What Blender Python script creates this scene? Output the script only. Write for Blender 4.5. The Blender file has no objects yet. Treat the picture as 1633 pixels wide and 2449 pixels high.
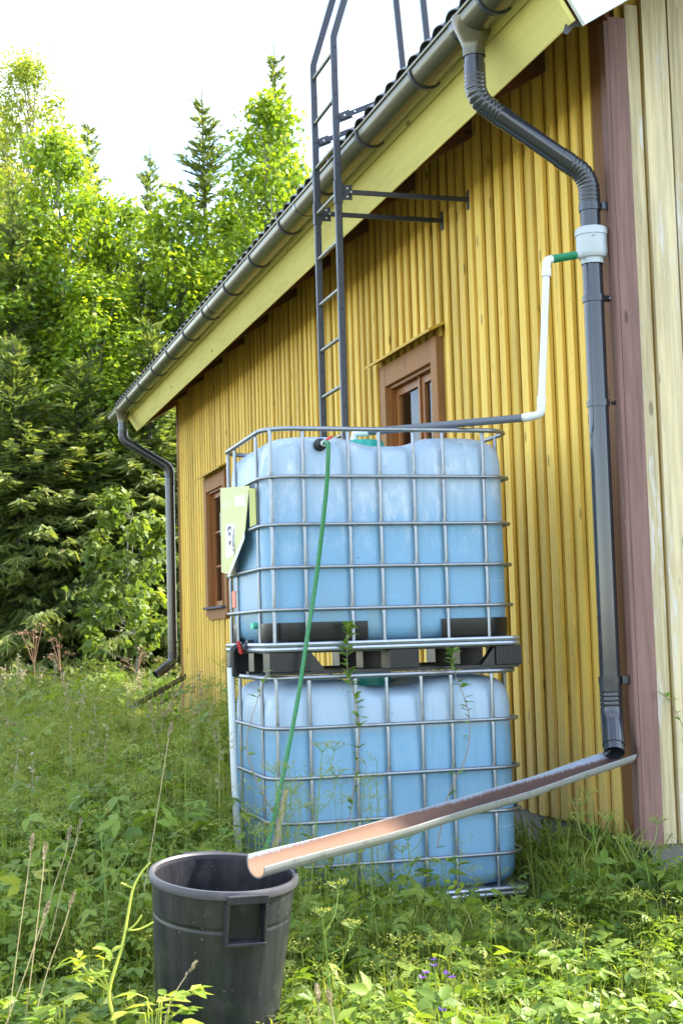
import bpy, math, random
import numpy as np
from mathutils import Vector, Matrix
rnd = random.Random(7)
rng = np.random.default_rng(11)
R = math.radians
SC = bpy.context.scene
COL = SC.collection

# ------------------------------------------------------------------ camera
CAM_H, PITCH, ROLL, HEAD = 1.354, 0.08405, -0.02933, 0.29406
cd = bpy.data.cameras.new("camera")
cd.sensor_fit = 'VERTICAL'; cd.sensor_height = 36.0; cd.lens = 50.41
cd.clip_start = 0.05; cd.clip_end = 2000
cd.dof.use_dof = True; cd.dof.focus_distance = 6.9; cd.dof.aperture_fstop = 9.0
cam = bpy.data.objects.new("camera", cd); COL.objects.link(cam)
_cw, _sw = math.cos(HEAD), math.sin(HEAD)
def c2h(x, y, z=0.0):            # camera-heading frame -> house frame
    return Vector((_cw * x + _sw * y, -_sw * x + _cw * y, z))
_fw = c2h(0, math.cos(PITCH), math.sin(PITCH)); _r = c2h(1, 0, 0); _u = c2h(0, -math.sin(PITCH), math.cos(PITCH))
_r2 = math.cos(ROLL) * _r + math.sin(ROLL) * _u; _u2 = -math.sin(ROLL) * _r + math.cos(ROLL) * _u
cam.matrix_world = Matrix(((_r2.x, _u2.x, -_fw.x, 0), (_r2.y, _u2.y, -_fw.y, 0), (_r2.z, _u2.z, -_fw.z, CAM_H), (0, 0, 0, 1)))
SC.camera = cam

# ------------------------------------------------------------------ sky, sun, exposure
SUN_EL, SUN_AZ = R(40), R(3)      # azimuth measured from +X towards +Y
sun_dir = Vector((math.cos(SUN_EL) * math.cos(SUN_AZ), math.cos(SUN_EL) * math.sin(SUN_AZ), math.sin(SUN_EL)))
wld = bpy.data.worlds.new("World"); SC.world = wld; wld.use_nodes = True
nt = wld.node_tree; nt.nodes.clear()
def N(t, typ, **kw):
    n = t.nodes.new(typ)
    for k, v in kw.items(): setattr(n, k, v)
    return n
wo = N(nt, 'ShaderNodeOutputWorld'); bg = N(nt, 'ShaderNodeBackground'); sky = N(nt, 'ShaderNodeTexSky')
sky.sky_type = 'NISHITA'; sky.sun_disc = False; sky.sun_elevation = SUN_EL
sky.sun_rotation = math.atan2(sun_dir.x, sun_dir.y); sky.air_density = 1.0; sky.dust_density = 0.15; sky.ozone_density = 1.6
tc = N(nt, 'ShaderNodeTexCoord'); mp = N(nt, 'ShaderNodeMapping'); mp.inputs['Scale'].default_value = (1.2, 1.2, 4.5)
nz = N(nt, 'ShaderNodeTexNoise'); nz.inputs['Scale'].default_value = 2.6; nz.inputs['Detail'].default_value = 6; nz.inputs['Roughness'].default_value = .55
cr = N(nt, 'ShaderNodeValToRGB'); cr.color_ramp.elements[0].position = .42; cr.color_ramp.elements[0].color = (.05, .05, .05, 1); cr.color_ramp.elements[1].position = .68; cr.color_ramp.elements[1].color = (.8, .8, .8, 1)
mx = N(nt, 'ShaderNodeMix', data_type='RGBA')
nt.links.new(tc.outputs['Generated'], mp.inputs['Vector']); nt.links.new(mp.outputs[0], nz.inputs['Vector'])
nt.links.new(nz.outputs[0], cr.inputs[0]); nt.links.new(cr.outputs[0], mx.inputs[0])
nt.links.new(sky.outputs[0], mx.inputs[6]); mx.inputs[7].default_value = (7.0, 7.3, 7.7, 1)      # thin white cloud
nt.links.new(mx.outputs[2], bg.inputs[0]); bg.inputs[1].default_value = 0.15
nt.links.new(bg.outputs[0], wo.inputs[0])
sl = bpy.data.lights.new("sun", 'SUN'); sl.energy = 4.8; sl.angle = R(.55); sl.color = (1, .94, .82)
so = bpy.data.objects.new("sun", sl); COL.objects.link(so); so.rotation_euler = (-sun_dir).to_track_quat('-Z', 'Y').to_euler()
so.location = (20, 0, 30)
vs = SC.view_settings; vs.view_transform = 'Standard'; vs.look = 'None'; vs.gamma = 1; vs.use_curve_mapping = False; vs.exposure = 1.98

# ------------------------------------------------------------------ materials
MATS = {}
def newmat(name):
    m = bpy.data.materials.new(name); m.use_nodes = True; t = m.node_tree; t.nodes.clear()
    o = N(t, 'ShaderNodeOutputMaterial'); b = N(t, 'ShaderNodeBsdfPrincipled'); t.links.new(b.outputs[0], o.inputs[0])
    MATS[name] = m; return m, t, o, b
def lnk(t, a, b): t.links.new(a, b)
def coords(t, kind='pos', scale=(1, 1, 1)):
    if kind == 'pos': s = N(t, 'ShaderNodeNewGeometry').outputs['Position']
    else: s = N(t, 'ShaderNodeTexCoord').outputs['Object']
    mpp = N(t, 'ShaderNodeMapping'); mpp.inputs['Scale'].default_value = scale; lnk(t, s, mpp.inputs[0]); return mpp.outputs[0]
def noise(t, vec, scale, detail=4, rough=.5):
    n = N(t, 'ShaderNodeTexNoise'); n.inputs['Scale'].default_value = scale; n.inputs['Detail'].default_value = detail; n.inputs['Roughness'].default_value = rough
    lnk(t, vec, n.inputs['Vector']); return n.outputs[0]
def ramp(t, fac, stops):
    r = N(t, 'ShaderNodeValToRGB'); e = r.color_ramp.elements
    while len(e) < len(stops): e.new(.5)
    for i, (p, c) in enumerate(stops):
        e[i].position = p; e[i].color = (c[0], c[1], c[2], 1) if not isinstance(c, (int, float)) else (c, c, c, 1)
    lnk(t, fac, r.inputs[0]); return r.outputs[0]
def mix(t, fac, a, b, mode='MIX'):
    m = N(t, 'ShaderNodeMix', data_type='RGBA', blend_type=mode)
    for i, v in ((0, fac), (6, a), (7, b)):
        if isinstance(v, (int, float)): m.inputs[i].default_value = v
        elif isinstance(v, tuple): m.inputs[i].default_value = (v[0], v[1], v[2], 1)
        else: lnk(t, v, m.inputs[i])
    return m.outputs[2]
def bump(t, b, h, strength, dist=.01):
    n = N(t, 'ShaderNodeBump'); n.inputs['Strength'].default_value = strength; n.inputs['Distance'].default_value = dist
    lnk(t, h, n.inputs['Height']); lnk(t, n.outputs[0], b.inputs['Normal'])
def oi_random(t): return N(t, 'ShaderNodeObjectInfo').outputs['Random']

def wood(name, c, axis=2, rough=.65, grain=.35, var=.18, dirt=(.05, .04, .02), dirt_amt=.5, bmp=.35, wear=None, wear_lo=.62, splash=False):
    m, t, o, b = newmat(name)
    s = [55, 55, 55]; s[axis] = 2.2; g = coords(t, 'pos', tuple(s)); gn = noise(t, g, 1, 5, .6)
    dark = tuple(x * (1 - grain) for x in c)
    col = mix(t, ramp(t, gn, [(.36, 0), (.64, 1)]), dark, c)
    rv = oi_random(t); col = mix(t, var, col, ramp(t, rv, [(0, tuple(x * .45 for x in c)), (.5, c), (1, tuple(min(1, x * 1.25 + .03) for x in c))]))
    s2 = [9, 9, 9]; s2[axis] = 1.3; d = noise(t, coords(t, 'pos', tuple(s2)), 1, 6, .65)
    col = mix(t, ramp(t, d, [(.52, 0), (.75, dirt_amt)]), col, dirt)
    kn = N(t, 'ShaderNodeTexVoronoi'); s3 = [7.5, 7.5, 7.5]; s3[axis] = 2.4; lnk(t, coords(t, 'pos', tuple(s3)), kn.inputs['Vector']); kn.inputs['Scale'].default_value = 1
    col = mix(t, ramp(t, kn.outputs['Distance'], [(.07, .75), (.11, 0)]), col, tuple(x * .25 for x in c))
    if wear:
        w = noise(t, coords(t, 'pos', tuple(v * 1.7 for v in s2)), 1.0, 8, .7)
        col = mix(t, ramp(t, w, [(wear_lo, 0), (wear_lo + .08, 1)]), col, wear)
    if splash:      # mud splash and bleached paint near the ground, nail heads in rows
        gp_ = N(t, 'ShaderNodeNewGeometry').outputs['Position']; sp_ = N(t, 'ShaderNodeSeparateXYZ'); lnk(t, gp_, sp_.inputs[0])
        ln_ = noise(t, coords(t, 'pos', (6, 6, 1.2)), 1, 6, .7); md = N(t, 'ShaderNodeMath', operation='MULTIPLY_ADD'); lnk(t, ln_, md.inputs[0]); md.inputs[1].default_value = -1.4; lnk(t, sp_.outputs[2], md.inputs[2])
        mr = N(t, 'ShaderNodeMapRange'); mr.inputs[1].default_value = -.35; mr.inputs[2].default_value = .55; mr.inputs[3].default_value = .55; mr.inputs[4].default_value = 0; lnk(t, md.outputs[0], mr.inputs[0])
        col = mix(t, mr.outputs[0], col, (.40, .31, .15))
        fl_ = N(t, 'ShaderNodeTexNoise'); fl_.inputs['Scale'].default_value = 90; fl_.inputs['Detail'].default_value = 3; lnk(t, coords(t, 'pos', (1, 1, .35)), fl_.inputs['Vector'])
        col = mix(t, ramp(t, fl_.outputs[0], [(.70, 0), (.735, .8)]), col, (.13, .09, .04))
    lnk(t, col, b.inputs['Base Color']); b.inputs['Roughness'].default_value = rough; b.inputs['Specular IOR Level'].default_value = .25
    bump(t, b, gn, bmp, .004); return m
def plain(name, c, rough=.5, metal=0., var=.12, scale=14, bmp=.0, dirt=None, dirt_lo=.55, spec=.5, coat=0.):
    m, t, o, b = newmat(name)
    v = coords(t, 'pos'); n = noise(t, v, scale, 6, .6)
    col = mix(t, n, tuple(x * (1 - var) for x in c), tuple(min(1, x * (1 + var)) for x in c))
    if dirt:
        d = noise(t, v, scale * .45, 7, .7); col = mix(t, ramp(t, d, [(dirt_lo, 0), (dirt_lo + .15, .8)]), col, dirt)
    lnk(t, col, b.inputs['Base Color']); b.inputs['Metallic'].default_value = metal; b.inputs['Specular IOR Level'].default_value = spec
    rr = N(t, 'ShaderNodeMapRange'); rr.inputs[3].default_value = max(.03, rough - .1); rr.inputs[4].default_value = rough + .12; lnk(t, n, rr.inputs[0]); lnk(t, rr.outputs[0], b.inputs['Roughness'])
    if coat: b.inputs['Coat Weight'].default_value = coat; b.inputs['Coat Roughness'].default_value = .12
    if bmp: bump(t, b, n, bmp, .003)
    return m
def leafmat(name, stops, transl=.42, tcol=(1.5, 1.45, .6), rough=.5, spec=.35):
    m, t, o, b = newmat(name)
    a = N(t, 'ShaderNodeAttribute', attribute_name='rnd'); col = ramp(t, a.outputs['Fac'], stops)
    lnk(t, col, b.inputs['Base Color']); b.inputs['Roughness'].default_value = rough; b.inputs['Specular IOR Level'].default_value = spec
    tr = N(t, 'ShaderNodeBsdfTranslucent'); lnk(t, mix(t, 1.0, col, tcol, 'MULTIPLY'), tr.inputs[0])
    ms = N(t, 'ShaderNodeMixShader'); ms.inputs[0].default_value = transl
    lnk(t, b.outputs[0], ms.inputs[1]); lnk(t, tr.outputs[0], ms.inputs[2]); lnk(t, ms.outputs[0], o.inputs[0]); return m

YEL = (.82, .54, .10)
wood('yellow_board', YEL, 2, dirt=(.22, .14, .03), dirt_amt=.5, grain=.25, var=.32, splash=True)
wood('yellow_under', (.60, .385, .055), 2, dirt=(.15, .10, .02), dirt_amt=.5, grain=.25, var=.3, splash=True)  # darker copy of the board paint; shade of the grooves put into the colour
wood('fascia_paint', (.76, .67, .22), 1, dirt=(.3, .26, .06), dirt_amt=.35, grain=.08, var=.05)
wood('cream_board', (.64, .53, .31), 2, dirt=(.30, .22, .10), dirt_amt=.55, grain=.42, wear=(.60, .56, .50), wear_lo=.56, bmp=.7, var=.25)
wood('brown_board', (.21, .09, .03), 2, grain=.25, dirt=(.05, .03, .02))
wood('brown_trim', (.34, .16, .055), 2, grain=.2, dirt=(.08, .05, .03), var=.1)
wood('mauve_board', (.24, .135, .11), 2, grain=.4, dirt=(.09, .05, .05), wear=(.5, .48, .48), wear_lo=.68, bmp=.6)
wood('rafter_wood', (.16, .075, .035), 0, grain=.3)
wood('sash_wood', (.34, .13, .035), 2, grain=.4, rough=.4, dirt=(.04, .02, .01))
wood('white_board', (.80, .83, .86), 0, grain=.12, dirt=(.4, .4, .4), dirt_amt=.3)
wood('stick_wood', (.42, .33, .22), 2, grain=.3)
plain('felt', (.09, .09, .10), .8, bmp=.5)
plain('roof_sheet', (.055, .065, .085), .4, spec=.5)
plain('dark_coat', (.026, .029, .036), .15, var=.12, spec=.55, coat=.4)
plain('gutter_coat', (.115, .105, .065), .25, var=.05, scale=2.5, spec=.6, metal=.35)
plain('ladder_paint', (.042, .048, .062), .38, var=.15, spec=.5)
plain('rung_metal', (.24, .24, .20), .4, metal=.7, dirt=(.12, .11, .06))
plain('galvanised', (.30, .32, .345), .36, metal=.85, var=.25, scale=30, dirt=(.20, .20, .18), dirt_lo=.56)
plain('galv_rail', (.48, .51, .55), .32, metal=.75, var=.25, scale=30, dirt=(.25, .25, .22), dirt_lo=.6)
plain('black_plastic', (.008, .009, .010), .32, var=.3, bmp=.1, dirt=(.035, .035, .032), dirt_lo=.62)
plain('bin_rim_plastic', (.06, .056, .064), .42, var=.25, dirt=(.11, .10, .10), dirt_lo=.55)
plain('white_pvc', (.66, .69, .70), .3, var=.04, dirt=(.55, .53, .45), dirt_lo=.66)
plain('grey_pvc', (.10, .115, .14), .4, var=.08)
plain('light_grey_plastic', (.45, .49, .51), .42, var=.05, dirt=(.3, .3, .28), dirt_lo=.66)
plain('teal_cap', (.015, .34, .26), .35)
plain('green_hose_ribbed', (.015, .25, .11), .35)
plain('red_plastic', (.55, .035, .03), .35)
plain('green_stub', (.10, .55, .36), .4)
plain('orange_label', (.75, .17, .09), .5, dirt=(.8, .6, .5), dirt_lo=.62)
plain('sticker', (.78, .78, .74), .5, dirt=(.4, .38, .3), dirt_lo=.6)
plain('ink', (.03, .03, .035), .6)
plain('placard_sheet', (.42, .42, .10), .42, var=.1, metal=.1, dirt=(.32, .36, .12), dirt_lo=.52)
plain('sheet_back', (.52, .56, .46), .4, metal=.1)
plain('concrete', (.20, .19, .17), .9, var=.35, scale=9, bmp=.6, dirt=(.06, .06, .04))
plain('interior_dark', (.02, .017, .014), .9)
plain('curtain', (.35, .25, .17), .9)
plain('stone', (.20, .21, .23), .85, var=.3, bmp=.5)
plain('screw_metal', (.6, .6, .6), .3, metal=.9)
plain('bark', (.085, .07, .055), .9, var=.45, scale=11, bmp=.8, dirt=(.16, .16, .14))
plain('bark_pale', (.26, .24, .20), .85, var=.35, scale=7, bmp=.5, dirt=(.07, .06, .05))
plain('stem_green', (.16, .26, .04), .5)
plain('stem_yellow', (.42, .46, .06), .5)
plain('dry_straw', (.42, .33, .17), .7)
plain('rust_stem', (.20, .11, .06), .8)
plain('vine_stem', (.26, .20, .15), .8)

def bin_mat():
    m, t, o, b = newmat('bin_plastic'); v = coords(t, 'obj', (1, 1, 1))
    n = noise(t, coords(t, 'obj', (22, 22, 1.6)), 1, 7, .7); col = mix(t, ramp(t, n, [(.42, 0), (.75, 1)]), (.015, .015, .019), (.038, .036, .041))
    n2 = noise(t, v, 9, 7, .75); col = mix(t, ramp(t, n2, [(.55, 0), (.75, .6)]), col, (.085, .078, .075))
    vo = N(t, 'ShaderNodeTexVoronoi'); vo.inputs['Scale'].default_value = 46; lnk(t, v, vo.inputs['Vector'])
    sm = N(t, 'ShaderNodeMath', operation='MULTIPLY'); lnk(t, ramp(t, vo.outputs['Distance'], [(.07, 1), (.11, 0)]), sm.inputs[0]); lnk(t, ramp(t, noise(t, v, 5, 3), [(.5, 0), (.6, .9)]), sm.inputs[1])
    col = mix(t, sm.outputs[0], col, (.30, .28, .26)); lnk(t, col, b.inputs['Base Color']); b.inputs['Specular IOR Level'].default_value = .55
    rr = N(t, 'ShaderNodeMapRange'); rr.inputs[3].default_value = .22; rr.inputs[4].default_value = .5; lnk(t, n, rr.inputs[0]); lnk(t, rr.outputs[0], b.inputs['Roughness']); bump(t, b, n2, .08, .01)
bin_mat()
# blow-moulded tank plastic
def tank_mat(name, zwater, frost, patch_amt):
    m, t, o, b = newmat(name)
    ob = N(t, 'ShaderNodeTexCoord').outputs['Object']; sp = N(t, 'ShaderNodeSeparateXYZ'); lnk(t, ob, sp.inputs[0])
    w = noise(t, coords(t, 'obj', (3, 3, 3)), 1, 3); ad = N(t, 'ShaderNodeMath', operation='MULTIPLY_ADD'); lnk(t, w, ad.inputs[0]); ad.inputs[1].default_value = frost * .25; lnk(t, sp.outputs[2], ad.inputs[2])
    mr = N(t, 'ShaderNodeMapRange'); mr.inputs[1].default_value = zwater + frost * .125 - (.01 + frost * .12); mr.inputs[2].default_value = zwater + frost * .125 + (.01 + frost * .12); lnk(t, ad.outputs[0], mr.inputs[0])
    col = mix(t, mr.outputs[0], (.235, .45, .64), (.44, .58, .71))
    f = noise(t, coords(t, 'obj', (10, 10, 4.5)), 1, 12, .80); up = ramp(t, sp.outputs[2], [(.45, 0), (.95, 1)])
    fm = N(t, 'ShaderNodeMath', operation='MULTIPLY'); lnk(t, ramp(t, f, [(.50, 0), (.60, patch_amt)]), fm.inputs[0]); lnk(t, up, fm.inputs[1])
    col = mix(t, fm.outputs[0], col, (.86, .88, .90))
    g = noise(t, coords(t, 'obj', (5, 5, 1.6)), 1.3, 8, .7)
    gm = ramp(t, sp.outputs[2], [(.10, .85), (.45, .12), (.9, .05)]); gmm = N(t, 'ShaderNodeMath', operation='MULTIPLY'); lnk(t, ramp(t, g, [(.45, 0), (.62, .75)]), gmm.inputs[0]); lnk(t, gm, gmm.inputs[1])
    col = mix(t, gmm.outputs[0], col, (.28, .36, .30))
    dr = noise(t, coords(t, 'obj', (34, 34, 1.1)), 1, 5, .6); col = mix(t, ramp(t, dr, [(.60, 0), (.74, .35)]), col, (.16, .24, .24))
    sc = noise(t, coords(t, 'obj', (4, 4, 60)), 1, 4, .7); col = mix(t, ramp(t, sc, [(.66, 0), (.72, .4)]), col, (.70, .76, .80))
    dk = noise(t, coords(t, 'obj', (40, 40, 40)), 1, 2); col = mix(t, ramp(t, dk, [(.74, 0), (.78, .5)]), col, (.1, .12, .12))
    lnk(t, col, b.inputs['Base Color']); b.inputs['Roughness'].default_value = .38; b.inputs['Specular IOR Level'].default_value = .4
    tr = N(t, 'ShaderNodeBsdfTranslucent'); lnk(t, col, tr.inputs[0]); ms = N(t, 'ShaderNodeMixShader'); ms.inputs[0].default_value = .22
    lnk(t, b.outputs[0], ms.inputs[1]); lnk(t, tr.outputs[0], ms.inputs[2]); lnk(t, ms.outputs[0], o.inputs[0])
    bump(t, b, w, .05, .02)
tank_mat('tank_plastic_a', .78, 1.0, .6); tank_mat('tank_plastic_b', .905, 0.04, .12)

# hose with woven thread
m, t, o, b = newmat('garden_hose_green'); v = coords(t, 'pos', (1, 1, 1))
wv = N(t, 'ShaderNodeTexVoronoi'); wv.inputs['Scale'].default_value = 150; lnk(t, v, wv.inputs['Vector'])
lnk(t, mix(t, ramp(t, wv.outputs['Distance'], [(.2, 0), (.5, 1)]), (.010, .10, .035), (.02, .20, .06)), b.inputs['Base Color']); b.inputs['Roughness'].default_value = .3

# trough: white outside, rusty sediment inside (own coordinates: z up across the section)
m, t, o, b = newmat('trough_plastic'); ob = N(t, 'ShaderNodeTexCoord').outputs['Object']; sp = N(t, 'ShaderNodeSeparateXYZ'); lnk(t, ob, sp.inputs[0])
at = N(t, 'ShaderNodeAttribute', attribute_name='rnd')
n1 = noise(t, coords(t, 'obj', (8, 60, 60)), 1, 6, .7)
streak = noise(t, coords(t, 'obj', (46, 1, 1)), 1, 5, .7)
zz0 = N(t, 'ShaderNodeMath', operation='MULTIPLY_ADD'); lnk(t, streak, zz0.inputs[0]); zz0.inputs[1].default_value = .030; lnk(t, sp.outputs[2], zz0.inputs[2])
mlev = N(t, 'ShaderNodeMapRange'); mlev.inputs[1].default_value = 1.25; mlev.inputs[2].default_value = 2.0; mlev.inputs[4].default_value = .017; lnk(t, sp.outputs[0], mlev.inputs[0])
zz = N(t, 'ShaderNodeMath', operation='SUBTRACT'); lnk(t, zz0.outputs[0], zz.inputs[0]); lnk(t, mlev.outputs[0], zz.inputs[1])
mz = N(t, 'ShaderNodeMapRange'); mz.inputs[1].default_value = -.018; mz.inputs[2].default_value = -.006; lnk(t, zz.outputs[0], mz.inputs[0])
inn = mix(t, mz.outputs[0], (.17, .10, .075), mix(t, n1, (.16, .20, .27), (.36, .41, .48)))
sx_ = N(t, 'ShaderNodeMath', operation='MULTIPLY_ADD'); lnk(t, noise(t, coords(t, 'obj', (3.2, 9, 9)), 1, 4), sx_.inputs[0]); sx_.inputs[1].default_value = .6; lnk(t, sp.outputs[0], sx_.inputs[2])
mr_ = N(t, 'ShaderNodeMapRange'); mr_.inputs[1].default_value = 1.45; mr_.inputs[2].default_value = 2.1; lnk(t, sx_.outputs[0], mr_.inputs[0])
sd = mix(t, mr_.outputs[0], (.085, .05, .04), (.19, .11, .075))
mz2 = N(t, 'ShaderNodeMapRange'); mz2.inputs[1].default_value = -.020; mz2.inputs[2].default_value = -.010; lnk(t, zz.outputs[0], mz2.inputs[0]); inn = mix(t, mz2.outputs[0], sd, inn)
out = mix(t, ramp(t, noise(t, coords(t, 'obj', (9, 14, 14)), 1, 7, .7), [(.58, 0), (.72, .7)]), (.30, .295, .275), (.07, .065, .06))
lnk(t, mix(t, at.outputs['Fac'], out, inn), b.inputs['Base Color']); b.inputs['Roughness'].default_value = .85; b.inputs['Specular IOR Level'].default_value = .2

# glass: fresnel mirror over a see-through pane
m, t, o, b = newmat('window_glass'); t.nodes.remove(b)
fr = N(t, 'ShaderNodeFresnel'); fr.inputs[0].default_value = 1.52; gl = N(t, 'ShaderNodeBsdfGlossy'); gl.inputs['Roughness'].default_value = .01
tp = N(t, 'ShaderNodeBsdfTransparent'); tp.inputs[0].default_value = (.85, .88, .86, 1); ms = N(t, 'ShaderNodeMixShader')
lnk(t, fr.outputs[0], ms.inputs[0]); lnk(t, tp.outputs[0], ms.inputs[1]); lnk(t, gl.outputs[0], ms.inputs[2]); lnk(t, ms.outputs[0], o.inputs[0])

# ground
m, t, o, b = newmat('soil'); v = coords(t, 'pos'); n1 = noise(t, v, 1.6, 6, .65); n2 = noise(t, v, 22, 6, .7)
lnk(t, mix(t, n2, mix(t, n1, (.035, .045, .015), (.07, .06, .03)), mix(t, n1, (.05, .085, .02), (.12, .10, .06))), b.inputs['Base Color']); b.inputs['Roughness'].default_value = .95
bump(t, b, n2, .7, .03)

G1 = [(0, (.07, .135, .02)), (.45, (.155, .24, .035)), (.8, (.25, .325, .05)), (1, (.40, .39, .08))]
leafmat('grass_blade', [(0, (.10, .165, .03)), (.5, (.20, .265, .045)), (.85, (.30, .33, .07)), (1, (.46, .39, .16))], .45)
leafmat('herb_leaf', G1, .38)
leafmat('umbel_green', [(0, (.15, .21, .04)), (.6, (.28, .31, .06)), (1, (.44, .40, .12))], .38)
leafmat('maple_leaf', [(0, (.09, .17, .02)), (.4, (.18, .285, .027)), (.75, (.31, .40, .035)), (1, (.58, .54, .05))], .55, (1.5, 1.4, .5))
leafmat('sapling_leaf', [(0, (.07, .125, .025)), (.55, (.15, .21, .035)), (1, (.33, .37, .05))], .42)
leafmat('birch_leaf', [(0, (.11, .17, .03)), (.5, (.24, .30, .045)), (1, (.46, .42, .08))], .5, (1.6, 1.5, .5))
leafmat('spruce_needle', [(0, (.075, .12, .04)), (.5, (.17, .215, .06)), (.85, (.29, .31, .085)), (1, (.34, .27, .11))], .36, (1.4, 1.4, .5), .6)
leafmat('lit_leaf', [(0, (.16, .26, .03)), (.5, (.30, .38, .05)), (1, (.48, .48, .09))], .45, (1.4, 1.35, .5))
leafmat('vine_leaf', [(0, (.10, .21, .035)), (1, (.24, .35, .07))], .4)
leafmat('violet_petal', [(0, (.20, .06, .55)), (1, (.36, .13, .75))], .35, (1, 1, 1))
leafmat('seed_head', [(0, (.25, .21, .12)), (1, (.50, .42, .26))], .3, (1, 1, 1))
leafmat('rust_seed', [(0, (.16, .09, .05)), (1, (.30, .19, .11))], .2, (1, 1, 1))

# ------------------------------------------------------------------ mesh helpers
class MB:
    def __init__(s): s.v = []; s.f = []
    def add(s, vf):
        v, f = vf; o = len(s.v); s.v += [tuple(map(float, p)) for p in v]; s.f += [tuple(i + o for i in q) for q in f]; return s
def mk(name, vf, mat, parent=None, smooth=False, **props):
    v, f = (vf.v, vf.f) if isinstance(vf, MB) else vf
    me = bpy.data.meshes.new(name); me.from_pydata([tuple(map(float, p)) for p in v], [], [tuple(int(i) for i in q) for q in f]); me.update()
    me.materials.append(MATS[mat] if isinstance(mat, str) else mat)
    if smooth:
        me.polygons.foreach_set('use_smooth', [True] * len(me.polygons))
        if smooth != 'all':
            try: me.set_sharp_from_angle(angle=R(38))
            except Exception: pass
    return link(name, me, parent, **props)
def link(name, me, parent=None, **props):
    o = bpy.data.objects.new(name, me); COL.objects.link(o); o.parent = parent
    for k, v in props.items(): o[k] = v
    return o
def fast(name, V, F, mat, parent=None, attr=None, smooth=False, **props):
    me = bpy.data.meshes.new(name); V = np.asarray(V, np.float32); F = np.asarray(F, np.int32); k = F.shape[1]
    me.vertices.add(len(V)); me.vertices.foreach_set('co', V.ravel()); me.loops.add(F.size); me.loops.foreach_set('vertex_index', F.ravel())
    me.polygons.add(len(F)); me.polygons.foreach_set('loop_start', np.arange(0, F.size, k, dtype=np.int32))
    try: me.polygons.foreach_set('loop_total', np.full(len(F), k, np.int32))
    except Exception: pass
    if attr is not None:
        a = me.attributes.new('rnd', 'FLOAT', 'POINT'); a.data.foreach_set('value', np.asarray(attr, np.float32))
    if smooth: me.polygons.foreach_set('use_smooth', np.ones(len(F), bool))
    me.materials.append(MATS[mat]); me.update(calc_edges=True); me.validate()
    if name is None: return me
    return link(name, me, parent, **props)
def thing(name, label, cat, loc=(0, 0, 0), rz=0., group=None):
    o = bpy.data.objects.new(name, None); COL.objects.link(o); o.location = loc; o.rotation_euler = (0, 0, rz); o.empty_display_size = .2
    return tag(o, label, cat, group)
def tag(o, label, cat, group=None):
    o['label'] = label; o['category'] = cat
    if group: o['group'] = group
    return o
def box(x0, x1, y0, y1, z0, z1):
    return ([(x0, y0, z0), (x1, y0, z0), (x1, y1, z0), (x0, y1, z0), (x0, y0, z1), (x1, y0, z1), (x1, y1, z1), (x0, y1, z1)],
            [(0, 3, 2, 1), (4, 5, 6, 7), (0, 1, 5, 4), (1, 2, 6, 5), (2, 3, 7, 6), (3, 0, 4, 7)])
def cbox(x0, x1, y0, y1, z0, z1, b=.003):       # chamfered box
    V = []; idx = {}
    X, Y, Z = (x0, x1), (y0, y1), (z0, z1)
    for i in (0, 1):
        for j in (0, 1):
            for k in (0, 1):
                sx, sy, sz = (1 if i == 0 else -1), (1 if j == 0 else -1), (1 if k == 0 else -1)
                for a in range(3):
                    p = [X[i] + sx * b, Y[j] + sy * b, Z[k] + sz * b]
                    p[a] = (X, Y, Z)[a][(i, j, k)[a]]; idx[i, j, k, a] = len(V); V.append(tuple(p))
    F = []
    for a in range(3):
        o1, o2 = [q for q in range(3) if q != a]
        for s in (0, 1):
            def I(p, q):
                t = [0, 0, 0]; t[a] = s; t[o1] = p; t[o2] = q; return idx[t[0], t[1], t[2], a]
            F.append((I(0, 0), I(1, 0), I(1, 1), I(0, 1)))
    for a in range(3):                               # edges along axis a
        o1, o2 = [q for q in range(3) if q != a]
        for p in (0, 1):
            for q in (0, 1):
                def J(s, ax):
                    t = [0, 0, 0]; t[a] = s; t[o1] = p; t[o2] = q; return idx[t[0], t[1], t[2], ax]
                F.append((J(0, o1), J(1, o1), J(1, o2), J(0, o2)))
    for i in (0, 1):
        for j in (0, 1):
            for k in (0, 1): F.append((idx[i, j, k, 0], idx[i, j, k, 1], idx[i, j, k, 2]))
    # orient outward
    c = Vector(((x0 + x1) / 2, (y0 + y1) / 2, (z0 + z1) / 2)); FF = []
    for f in F:
        p = [Vector(V[i]) for i in f]; n = (p[1] - p[0]).cross(p[2] - p[0]); m_ = sum(p, Vector()) / len(p) - c
        FF.append(f if n.dot(m_) > 0 else tuple(reversed(f)))
    return V, FF
def xf(vf, M):
    return [tuple(M @ Vector(p)) for p in vf[0]], vf[1]
def fillet(pts, r, seg=8):
    pts = [Vector(p) for p in pts]; out = [pts[0]]
    for i in range(1, len(pts) - 1):
        a, b, c = pts[i - 1], pts[i], pts[i + 1]; d1 = (a - b).normalized(); d2 = (c - b).normalized()
        ang = d1.angle(d2); tl = min(r / math.tan(ang / 2), (a - b).length * .49, (c - b).length * .49); rr = tl * math.tan(ang / 2)
        p1 = b + d1 * tl; p2 = b + d2 * tl; bis = (d1 + d2).normalized(); cen = b + bis * (rr / math.sin(ang / 2))
        v1 = p1 - cen; v2 = p2 - cen; tot = v1.angle(v2); ax = v1.cross(v2).normalized()
        for k in range(seg + 1): out.append(cen + Matrix.Rotation(tot * k / seg, 3, ax) @ v1)
    out.append(pts[-1]); return out
def resample(path, step):
    path = [Vector(p) for p in path]; out = [path[0]]
    for a, b in zip(path, path[1:]):
        n = max(1, int((b - a).length / step))
        for k in range(1, n + 1): out.append(a.lerp(b, k / n))
    return out
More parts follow.
